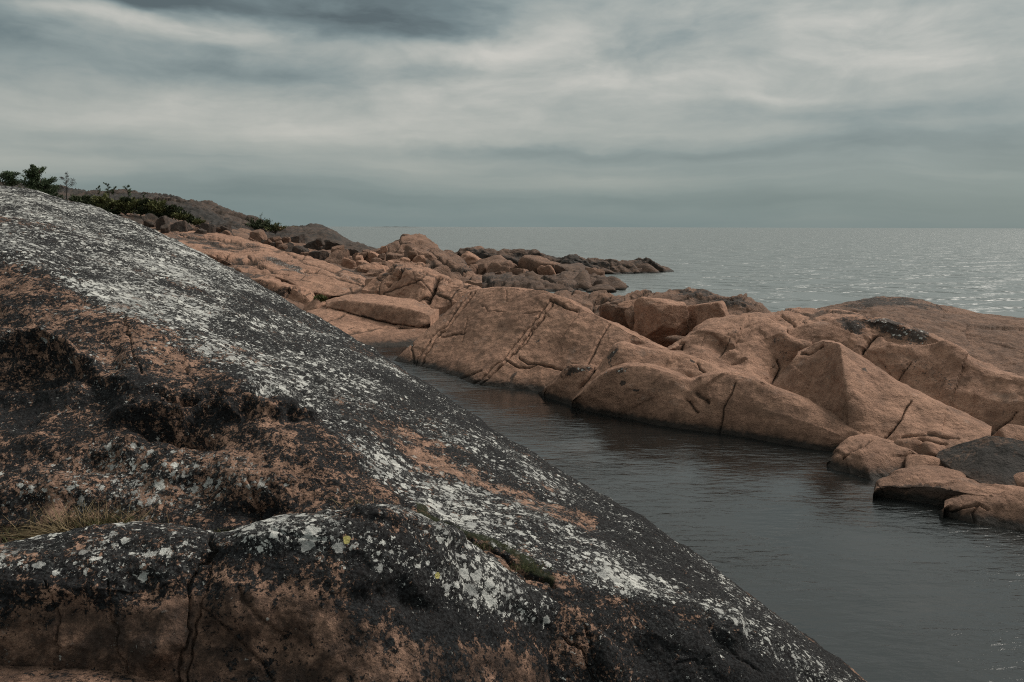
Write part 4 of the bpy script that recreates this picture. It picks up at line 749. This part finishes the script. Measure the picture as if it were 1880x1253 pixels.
A_rails = [
 [(-620, 975, 5.1), (0, 968, 5.0), (80, 966, 5.0), (170, 966, 5.0), (270, 972, 5.0), (370, 977, 5.0), (470, 968, 5.0), (575, 972, 4.9), (715, 1080, 4.65), (845, 1195, 4.5), (1030, 1300, 4.4), (1210, 1370, 4.4), (1420, 1520, 4.3)],
 [(-620, 795, 5.9), (0, 785, 5.8), (90, 792, 5.7), (190, 803, 5.62), (290, 822, 5.55), (390, 842, 5.5), (490, 872, 5.35), (590, 922, 5.15), (725, 1030, 4.85), (860, 1125, 4.65), (1045, 1212, 4.55), (1240, 1262, 4.6), (1440, 1400, 4.5)],
 [(-620, 620, 7.2), (0, 612, 6.9), (110, 626, 6.7), (215, 662, 6.4), (310, 712, 6.2), (420, 748, 6.0), (530, 802, 5.6), (620, 880, 5.35), (745, 975, 5.05), (880, 1050, 4.8), (1065, 1138, 4.7), (1275, 1185, 4.8), (1470, 1325, 4.6)],
 [(-620, 410, 9.0), (0, 468, 8.2), (130, 518, 7.8), (235, 573, 7.35), (330, 633, 6.95), (450, 698, 6.55), (570, 768, 6.1), (660, 845, 5.75), (770, 925, 5.4), (905, 1000, 5.1), (1085, 1078, 4.95), (1310, 1128, 5.1), (1520, 1290, 4.8)],
 [(-620, 308, 21), (0, 356, 19), (120, 379, 18), (250, 420, 16.6), (400, 490, 15), (580, 590, 13), (720, 672, 11.7), (870, 770, 10.2), (1050, 880, 8.8), (1250, 1001, 7.45), (1420, 1117, None, -0.02), (1593, 1254, None, -0.02), (1730, 1370, None, -0.02)],
 ('off', 4, 0.5, -0.32), ('off', 4, 1.3, -1.6)]
A_cracks = [([(225, 560), (232, 600), (246, 650), (262, 690)], 2.2, 0.025, 12), ([(330, 640), (352, 690), (350, 720)], 2.2, 0.02, 12), ([(468, 880), (466, 915), (472, 945)], 1.8, 0.025, 8), ([(1140, 1095), (1165, 1125), (1200, 1150)], 2, 0.012, 10), ([(1030, 1165), (1062, 1190), (1075, 1220), (1090, 1253)], 2.2, 0.03, 14), ([(1068, 1150), (1080, 1190), (1100, 1253)], 2.0, 0.025, 14), ([(1300, 1125), (1310, 1160), (1345, 1200), (1390, 1235)], 2.5, 0.02, 20), ([(1345, 1190), (1290, 1215), (1220, 1235)], 2.5, 0.015, 20),
            ([(810, 960), (850, 985), (900, 1010), (965, 1050), (1005, 1078)], 5, 0.05, 16), ([(600, 715), (640, 735), (700, 765)], 3, 0.02, 6)]
A_dents = [(315, 790, 85, 26, 8, 0.10), (330, 800, 60, 16, 10, 0.12), (440, 733, 125, 17, -2, 0.11), (330, 742, 60, 14, 12, 0.10), (70, 750, 130, 42, 2, 0.09), (60, 690, 120, 14, -4, 0.10), (60, 645, 90, 14, 4, -0.16), (130, 660, 120, 12, 18, -0.10), (300, 757, 110, 14, -4, -0.14), (480, 757, 110, 10, 4, -0.14), (190, 690, 30, 60, 10, 0.08),
           (60, 635, 70, 8, 0, 0.08), (200, 835, 60, 18, -20, 0.08), (230, 820, 40, 14, -30, -0.08), (80, 900, 130, 30, 0, -0.08), (400, 870, 140, 40, 10, -0.10), (480, 945, 50, 12, 0, 0.08), (1190, 1190, 60, 40, 20, 0.06), (1110, 1210, 25, 40, -20, -0.06), (1340, 1155, 25, 25, 30, -0.07)]
fv, ff, fa = loft(A_rails, step_px=2.1, tension=0.35, amps=(0.055, 0.03, 0.012, 0.0045), scales=(0.7, 2.2, 6.5, 19.0), floor=-0.8, maxn=820, cracks=A_cracks, dents=A_dents, paint=p_fore)
fore = tag(place('whaleback_rock', mesh_np('whaleback_rock', fv, ff, fa), MAT_FORE), 'huge whaleback rock in the foreground crusted with pale grey and black lichen', 'rock')

def p_ledge(at, p, n, q, u, v):
    jit = np.stack([fbm(p, 2.5, 3, 0.55, 150), fbm(p, 2.5, 3, 0.55, 160)], -1)*22; qq = q+jit
    top = sstep(v, 1.75, 2.35)
    w = top*0.70 + 0.14*(1-top)
    w += 0.25*band(qq, [(480, 960), (600, 950), (700, 990), (800, 1050), (890, 1095)], 30)
    w += 0.35*fbm(p, 1.6, 3, 0.5, 14)*top
    up = sstep(v, 1.0, 1.75)
    d = 0.34+0.34*up+0.16*top + 0.30*fbm(p, 1.2, 3, 0.55, 24) + 0.05*sstep(q[:, 0], 620, 760)
    d -= 0.35*np.exp(-(((qq[:, 0]-40)/110)**2+((qq[:, 1]-1010)/14)**2))
    st = 0.5*np.exp(-(((qq[:, 0]-60)/130)**2+((qq[:, 1]-1005)/16)**2))+0.5*(1-up)
    at['dark'][:] = np.clip(d, 0, 1); at['white'][:] = np.clip(w, 0, 1); at['bare'][:] = np.clip(st, 0, 1)
    at['stain_shade'] = np.clip(1.15-up*1.2, 0, 1)  # painted stain and shade, fullest on the front face
    at['yellow'] = np.exp(-(((q[:, 0]-637)/8)**2+((q[:, 1]-988)/5)**2))+np.exp(-(((q[:, 0]-636)/6)**2+((q[:, 1]-996)/4)**2))+np.exp(-(((q[:, 0]-803)/6)**2+((q[:, 1]-1057)/7)**2))
    at['moss'] = 0.3*band(q, [(680, 935), (740, 955), (790, 975)], 10)
B_rails = [
 [(-620, 1214, 3.6), (0, 1213, 3.6), (105, 1215, 3.6), (225, 1219, 3.58), (325, 1242, 3.55), (360, 1266, 3.52), (430, 1290, 3.5), (500, 1300, 3.5), (600, 1305, 3.5), (690, 1320, 3.5), (780, 1335, 3.6), (870, 1350, 3.8), (960, 1370, 4.08), (1055, 1395, 4.6)],
 [(-620, 1140, 3.6), (0, 1140, 3.63), (98, 1142, 3.63), (208, 1142, 3.63), (320, 1130, 3.66), (370, 1120, 3.74), (440, 1120, 3.7), (510, 1120, 3.7), (600, 1130, 3.7), (690, 1160, 3.72), (775, 1190, 3.82), (865, 1205, 4.0), (950, 1230, 4.22), (1060, 1265, 4.7)],
 [(-620, 1070, 3.62), (0, 1064, 3.7), (100, 1073, 3.7), (205, 1078, 3.7), (310, 1066, 3.75), (372, 1042, 3.86), (440, 1026, 3.87), (510, 1024, 3.87), (600, 1032, 3.87), (685, 1062, 3.88), (770, 1098, 4.0), (860, 1125, 4.2), (950, 1152, 4.42), (1065, 1180, 4.75)],
 [(-620, 1008, 4.05), (0, 1000, 4.1), (100, 986, 4.15), (210, 966, 4.2), (310, 966, 4.25), (400, 978, 4.2), (450, 966, 4.2), (510, 948, 4.22), (610, 939, 4.27), (700, 931, 4.37), (800, 966, 4.55), (885, 1015, 4.75), (965, 1060, 4.82), (1070, 1105, 5.0)],
 ('off', 3, 0.14, -0.05), ('off', 3, 0.35, -0.35)]
B_cracks = [([(88, 1064), (99, 1139), (105, 1207)], 1.6, 0.02, 12), ([(194, 1064), (208, 1139), (221, 1190), (238, 1235)], 1.6, 0.02, 12), ([(400, 1000), (391, 1013), (364, 1054), (351, 1112), (344, 1167), (327, 1207), (320, 1253)], 2.2, 0.03, 16), ([(388, 1030), (384, 1088), (371, 1133), (350, 1180), (338, 1253)], 1.8, 0.022, 14), ([(371, 1120), (415, 1150), (443, 1184), (477, 1224), (500, 1253)], 2, 0.02, 9), ([(440, 1080), (470, 1130), (520, 1180)], 3, 0.02, 8),
            ([(580, 942), (640, 948), (680, 938), (740, 950), (790, 975)], 3, 0.03, 6), ([(500, 975), (540, 985), (600, 990)], 2.5, 0.012, 8), ([(385, 985), (395, 1010), (380, 1030)], 5, 0.04, 5), ([(0, 1095), (40, 1100), (90, 1110)], 2, 0.01, 8)]
B_dents = [(150, 1130, 60, 40, 0, 0.03), (45, 1140, 40, 50, 0, 0.03), (280, 1080, 70, 26, 0, 0.05), (290, 1190, 50, 30, -20, -0.05), (430, 1110, 60, 60, 0, -0.05), (520, 1200, 40, 50, 30, 0.04), (760, 1110, 60, 25, 30, 0.03), (690, 945, 45, 12, 10, -0.05), (700, 1095, 70, 22, 10, 0.035), (820, 985, 30, 14, 20, -0.06), (240, 1010, 60, 15, 0, 0.02)]
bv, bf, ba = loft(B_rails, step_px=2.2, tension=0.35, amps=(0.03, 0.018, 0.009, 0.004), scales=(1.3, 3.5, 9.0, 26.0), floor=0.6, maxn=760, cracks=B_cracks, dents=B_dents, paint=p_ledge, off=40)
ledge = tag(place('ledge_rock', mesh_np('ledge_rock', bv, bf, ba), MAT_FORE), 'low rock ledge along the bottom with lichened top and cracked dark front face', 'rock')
def p_base(at, p, n, q, u, v):
    at['dark'][:] = 0.28; at['white'][:] = 0.0; at['bare'][:] = 1; at['stain_shade'] = np.full(len(p), 0.7); at['yellow'] = np.zeros(len(p)); at['moss'] = np.zeros(len(p))
rock('base_slab', [[(-650, 1420, 2.8), (0, 1420, 2.8), (150, 1420, 2.8), (300, 1440, 2.8), (420, 1460, 2.8)], [(-650, 1208, 3.72), (0, 1205, 3.72), (120, 1210, 3.7), (250, 1226, 3.66), (400, 1260, 3.6)], ('off', 1, 0.4, -0.1)], MAT_FORE, 'bare brown slab in the bottom left corner below the ledge', amps=(0.02, 0.01, 0.004), scales=(1.3, 4, 12), floor=0.5, paint=p_base,
     cracks=[([(20, 1253), (60, 1240), (110, 1225)], 2, 0.02, 4)])

# ------------------------------------------------------------------ plants
def tubes(paths, sides=5):
    """tapered tubes along polylines: list of (points, radii)"""
    V, Fc = [], []; b = 0
    for pts, rad in paths:
        pts = np.asarray(pts, float); n = len(pts)
        t = np.gradient(pts, axis=0); t /= np.maximum(np.linalg.norm(t, axis=1)[:, None], 1e-9)
        ref = np.array([0.31, 0.95, 0.05]); a = np.cross(t, ref); a /= np.maximum(np.linalg.norm(a, axis=1)[:, None], 1e-6); c = np.cross(t, a)
        an = np.linspace(0, 2*math.pi, sides, endpoint=False)
        r = np.asarray(rad)[:, None, None]
        ring = pts[:, None] + r*(np.cos(an)[None, :, None]*a[:, None] + np.sin(an)[None, :, None]*c[:, None])
        V.append(ring.reshape(-1, 3))
        for i in range(n-1):
            for k in range(sides):
                k2 = (k+1) % sides; Fc.append((b+i*sides+k, b+i*sides+k2, b+(i+1)*sides+k2, b+(i+1)*sides+k))
        b += n*sides
    return np.concatenate(V), np.array(Fc)
def leaves(cent, axis, size, rg, aspect=0.35):
    """one small pointed quad per centre"""
    n = len(cent); ax = axis + rg.normal(size=(n, 3))*0.55; ax /= np.linalg.norm(ax, axis=1)[:, None]
    s = np.cross(ax, rg.normal(size=(n, 3))); s /= np.linalg.norm(s, axis=1)[:, None]
    L_ = size*rg.uniform(0.6, 1.3, n)[:, None]; w = L_*aspect
    v = np.stack([cent, cent+ax*L_*0.5+s*w*0.5, cent+ax*L_, cent+ax*L_*0.5-s*w*0.5], 1).reshape(-1, 3)
    return v, np.arange(4*n).reshape(-1, 4)
def tree(name, px, py, Y, height, label, cat, seed, style='pine', mat=None, group=None, lean=0.0, spread=0.34, dens=1.0):
    rg = np.random.default_rng(seed); base = P(px, py, Y=Y); base[2] -= 0.08
    root = bpy.data.objects.new(name, None); COL.objects.link(root); root.location = base; tag(root, label, cat, group)
    n = 8; zz = np.linspace(0, height, n)
    tr = np.stack([lean*height*(zz/height)**1.5+rg.normal(size=n)*0.015*height, rg.normal(size=n)*0.015*height, zz], -1); tr[0, :2] = 0
    tr = tr + base; r0 = 0.022*height+0.006
    paths = [(tr, np.linspace(r0, r0*0.2, n))]; C_, Ax = [], []
    nb = int({'pine': 26, 'flat': 16, 'bare': 13, 'sapling': 7}[style])
    for k in range(nb):
        t = {'pine': 0.12+0.86*k/nb, 'flat': 0.55+0.43*k/nb, 'bare': 0.42+0.55*k/nb, 'sapling': 0.35+0.6*k/nb}[style]
        o = np.array([np.interp(t*height, zz, tr[:, i]) for i in range(3)])
        ln = height*{'pine': spread*(1.1-t)**0.75+0.05, 'flat': spread*(0.9+0.4*rg.uniform()), 'bare': 0.26*(1.2-t)+0.1, 'sapling': 0.2}[style]*rg.uniform(0.65, 1.25)
        az = rg.uniform(0, 2*math.pi); up = {'pine': 0.25+0.5*t, 'flat': 0.12, 'bare': 0.75, 'sapling': 0.8}[style]+rg.normal()*0.12
        dr = np.array([math.cos(az), math.sin(az), up]); dr /= np.linalg.norm(dr)
        s = np.linspace(0, 1, 5)[:, None]; b_ = o + dr*ln*s + np.array([0, 0, 1])*ln*0.12*s**2 + rg.normal(size=(5, 3))*0.03*ln*s
        paths.append((b_, np.linspace(r0*0.33, r0*0.06, 5)))
        nl = int({'pine': 150, 'flat': 150, 'bare': 26, 'sapling': 34}[style]*dens*(0.5+ln/height*2))
        q = rg.uniform(0.30 if style != 'bare' else 0.5, 1.02, nl)
        c = o + dr*ln*q[:, None] + np.array([0, 0, 1])*(ln*0.12*q**2)[:, None] + rg.normal(size=(nl, 3))*ln*np.array([0.13, 0.13, 0.07])
        C_.append(c); Ax.append(np.repeat((dr+np.array([0, 0, 0.5]))[None], nl, 0))
    tv, tf = tubes(paths); t_o = place('trunk', mesh_np('trunk', tv, tf, centre=False), MAT_BARK if style == 'pine' else MAT_TWIG, root)
    sz = {'pine': 0.07, 'flat': 0.07, 'bare': 0.05, 'sapling': 0.09}[style]*height**0.6
    lv, lf = leaves(np.concatenate(C_), np.concatenate(Ax), sz, rg); place('crown', mesh_np('crown', lv, lf, smooth=False, centre=False), mat or MAT_NEEDLE, root)
    return root
def shrub(px, py, Y, w, h, label, seed, mat, group='low bushes on the hill', name='bush', cat='bush'):
    rg = np.random.default_rng(seed); base = P(px, py, Y=Y); base[2] -= 0.1
    root = bpy.data.objects.new(name, None); COL.objects.link(root); root.location = base; tag(root, label, cat, group)
    paths, C_, Ax = [], [], []
    for k in range(12):
        az = rg.uniform(0, 2*math.pi); rr = math.sqrt(rg.uniform())*0.5; tip = np.array([math.cos(az)*rr*w, math.sin(az)*rr*w*0.8, h*rg.uniform(0.45, 1.0)*(1-0.9*rr**2)])
        s = np.linspace(0, 1, 4)[:, None]; b_ = base + tip*s + np.array([0, 0, 1])*h*0.1*np.sin(s*3.1)
        paths.append((b_, np.linspace(0.02, 0.005, 4)))
        nl = 62; q = rg.uniform(0.35, 1.05, nl)[:, None]; C_.append(base+tip*q+rg.normal(size=(nl, 3))*np.array([w, w, h])*0.065); Ax.append(np.repeat((tip/np.linalg.norm(tip)+np.array([0, 0, 0.3]))[None], nl, 0))
    tv, tf = tubes(paths, 4); place('stem', mesh_np('stem', tv, tf, centre=False), MAT_TWIG, root)
    lv, lf = leaves(np.concatenate(C_), np.concatenate(Ax), 0.16, rg, 0.45); place('foliage', mesh_np('foliage', lv, lf, smooth=False, centre=False), mat, root)
    return root
tree('pine_tree', 78, 384, 50, 2.45, 'bushy dark pine tree, the largest on the hill', 'tree', 1, 'pine', spread=0.46, dens=3.0)
tree('pine_tree', 8, 378, 50, 2.1, 'flat-topped pine at the left edge of the picture', 'tree', 2, 'flat', spread=0.36, dens=2.0)
tree('pine_tree', 62, 386, 48, 1.35, 'small dense pine at the left foot of the bushy pine', 'tree', 3, 'pine', spread=0.5, dens=1.7)
tree('pine_tree', 102, 388, 47, 1.0, 'low spreading pine at the right foot of the bushy pine', 'tree', 4, 'pine', spread=0.6, dens=1.7)
tree('bare_tree', 123, 374, 50, 1.75, 'thin bare tree right of the bushy pine', 'tree', 5, 'bare', mat=MAT_TWIG, lean=0.05, dens=2.2)
for k, (px, py, h, lab, lean) in enumerate(((46, 345, 1.1, 'tiny sapling on the skyline between the two pines', 0.0), (181, 364, 1.0, 'leftmost thin sapling on the skyline of the hill', -0.05), (203, 370, 1.5, 'taller leaning sapling in the skyline pair', -0.15), (210, 366, 1.1, 'shorter upright sapling in the skyline pair', 0.0), (238, 372, 1.5, 'sapling with a dark bent crown on the skyline', -0.15), (265, 370, 0.7, 'tiny dry sapling where the hill crest dips', 0.1), (464, 412, 0.55, 'small dark sapling on the shrubby knob of the hill', 0), (480, 412, 0.9, 'bare twig standing on the shrubby knob of the hill', 0.0))):
    tree('sapling', px, py, 66 if k < 6 else 62, h, lab, 'sapling', 20+k, 'sapling', mat=MAT_NEEDLE, lean=lean, dens=1.6 if k != 7 else 0.2)
bl = [(10, 372, 2.3, 1.1, 0), (35, 376, 2.0, .9, 1), (60, 384, 1.6, .9, 0), (118, 392, 1.2, .5, 0), (160, 382, 1.3, .8, 0), (178, 391, 1.7, .8, 0), (197, 388, 1.5, .8, 1), (186, 374, 1.2, .6, 1), (222, 380, 1.2, .6, 1), (230, 392, 1.4, .7, 1), (250, 383, 1.2, .7, 1), (205, 397, 1.3, .6, 0), (285, 388, 1.3, .7, 1), (300, 391, 1.2, .6, 1), (325, 400, 1.1, .65, 0), (338, 404, 1.3, .6, 1), (272, 380, 1.0, .5, 0), (262, 392, .9, .4, 0), (292, 398, .9, .4, 0), (312, 397, .8, .35, 0), (350, 408, .9, .4, 0), (362, 412, .8, .3, 1), (318, 386, 1.0, .4, 0), (150, 372, 1.2, .5, 0), (140, 382, 1.0, .5, 1), (232, 374, .9, .4, 0), (20, 360, 1.6, .7, 0), (48, 366, 1.3, .6, 1)]
dist_l = {0: 'bush under the flat-topped pine at the left edge', 3: 'small dark bush at the upper edge of the lichened slope', 8: 'bush below the leaning sapling pair', 12: 'bright green bush right of the dome-shaped boulder', 14: 'dark bush above the square dark boulder'}
for k, (px, py, w, h, m) in enumerate(bl):
    shrub(px, py, 48, w, h, dist_l.get(k, 'low green bush on the hillside left of the boulders' if m else 'low dark juniper bush on the hillside'), 40+k, (MAT_JUNIPER, MAT_SHRUB)[m])
for k, (px, py, w, h, m) in enumerate(((470, 420, 2.0, .8, 0), (488, 424, 2.4, .9, 0), (505, 424, 2.0, .6, 1), (525, 424, 1.8, .4, 1))):
    shrub(px, py, 60, w, h, ('dark', 'rounded dark', 'yellowish', 'thin straw-coloured')[k]+' shrub on the knob where the hill meets the sea', 70+k, (MAT_JUNIPER, MAT_JUNIPER, MAT_SHRUB, MAT_STRAW)[k], 'shrubs on the knob')
shrub(588, 553, 28.6, 0.42, 0.22, 'small green plant in the nook of the ledge slab', 90, MAT_SHRUB, None, 'plant', 'plant')

def grass(px, py, Y, n, hgt, spread, label, seed, mat, lean=(0.3, 0.0), group='grass tufts in the rock clefts', z=None):
    rg = np.random.default_rng(seed); base = P(px, py, Y=Y)
    root = None; V, Fc = [], []
    for k in range(n):
        o = base + np.array([rg.normal()*spread, rg.normal()*spread*0.35, -0.02]); h = hgt*rg.uniform(0.45, 1.15)
        d = np.array([lean[0]+rg.normal()*0.55, lean[1]+rg.normal()*0.4, 1.0]); d /= np.linalg.norm(d); bend = np.array([d[0], d[1], -0.5])*rg.uniform(0.1, 0.6)
        s = np.linspace(0, 1, 5)[:, None]; pts = o + d*h*s + bend*h*s**2.2; side = np.cross(d, rg.normal(size=3)); side /= np.linalg.norm(side); w = 0.0021*np.array([1, .9, .7, .45, .1])[:, None]
        b = len(V)*10; V.append(np.concatenate([pts-side*w, pts+side*w])); Fc += [(b+i, b+i+1, b+i+6, b+i+5) for i in range(4)]
    o = place('grass_tuft', mesh_np('grass_tuft', np.concatenate(V), np.array(Fc), smooth=False), mat)
    return tag(o, label, 'grass', group, 'stuff')
grass(165, 962, 4.75, 320, 0.20, 0.16, 'dry tuft of grass in the cleft behind the ledge', 1, MAT_STRAW, (0.1, 0))
grass(205, 962, 4.7, 130, 0.12, 0.16, 'short green grass beside the dry tuft behind the ledge', 2, MAT_GRASSG, (0.1, 0))
grass(110, 985, 4.35, 170, 0.24, 0.08, 'long drooping straw spilling over the left end of the ledge', 3, MAT_STRAW, (-1.3, -0.4))
grass(405, 978, 4.4, 45, 0.06, 0.05, 'few green blades in the hollow behind the ledge', 4, MAT_GRASSG, (0, 0))
grass(660, 925, 4.7, 28, 0.09, 0.12, 'sparse dry stems standing behind the flake on the ledge', 5, MAT_STRAW, (0, 0))
grass(25, 985, 4.5, 120, 0.08, 0.12, 'dark grass patch in the left corner of the cleft', 6, MAT_GRASSG, (0, 0))
grass(895, 1000, 4.9, 110, 0.05, 0.09, 'dark grass in the upper part of the mossy crack', 7, MAT_GRASSG, (0.2, 0))
grass(960, 1040, 4.75, 110, 0.055, 0.08, 'dark grass in the lower part of the mossy crack', 8, MAT_GRASSG, (0.2, 0))
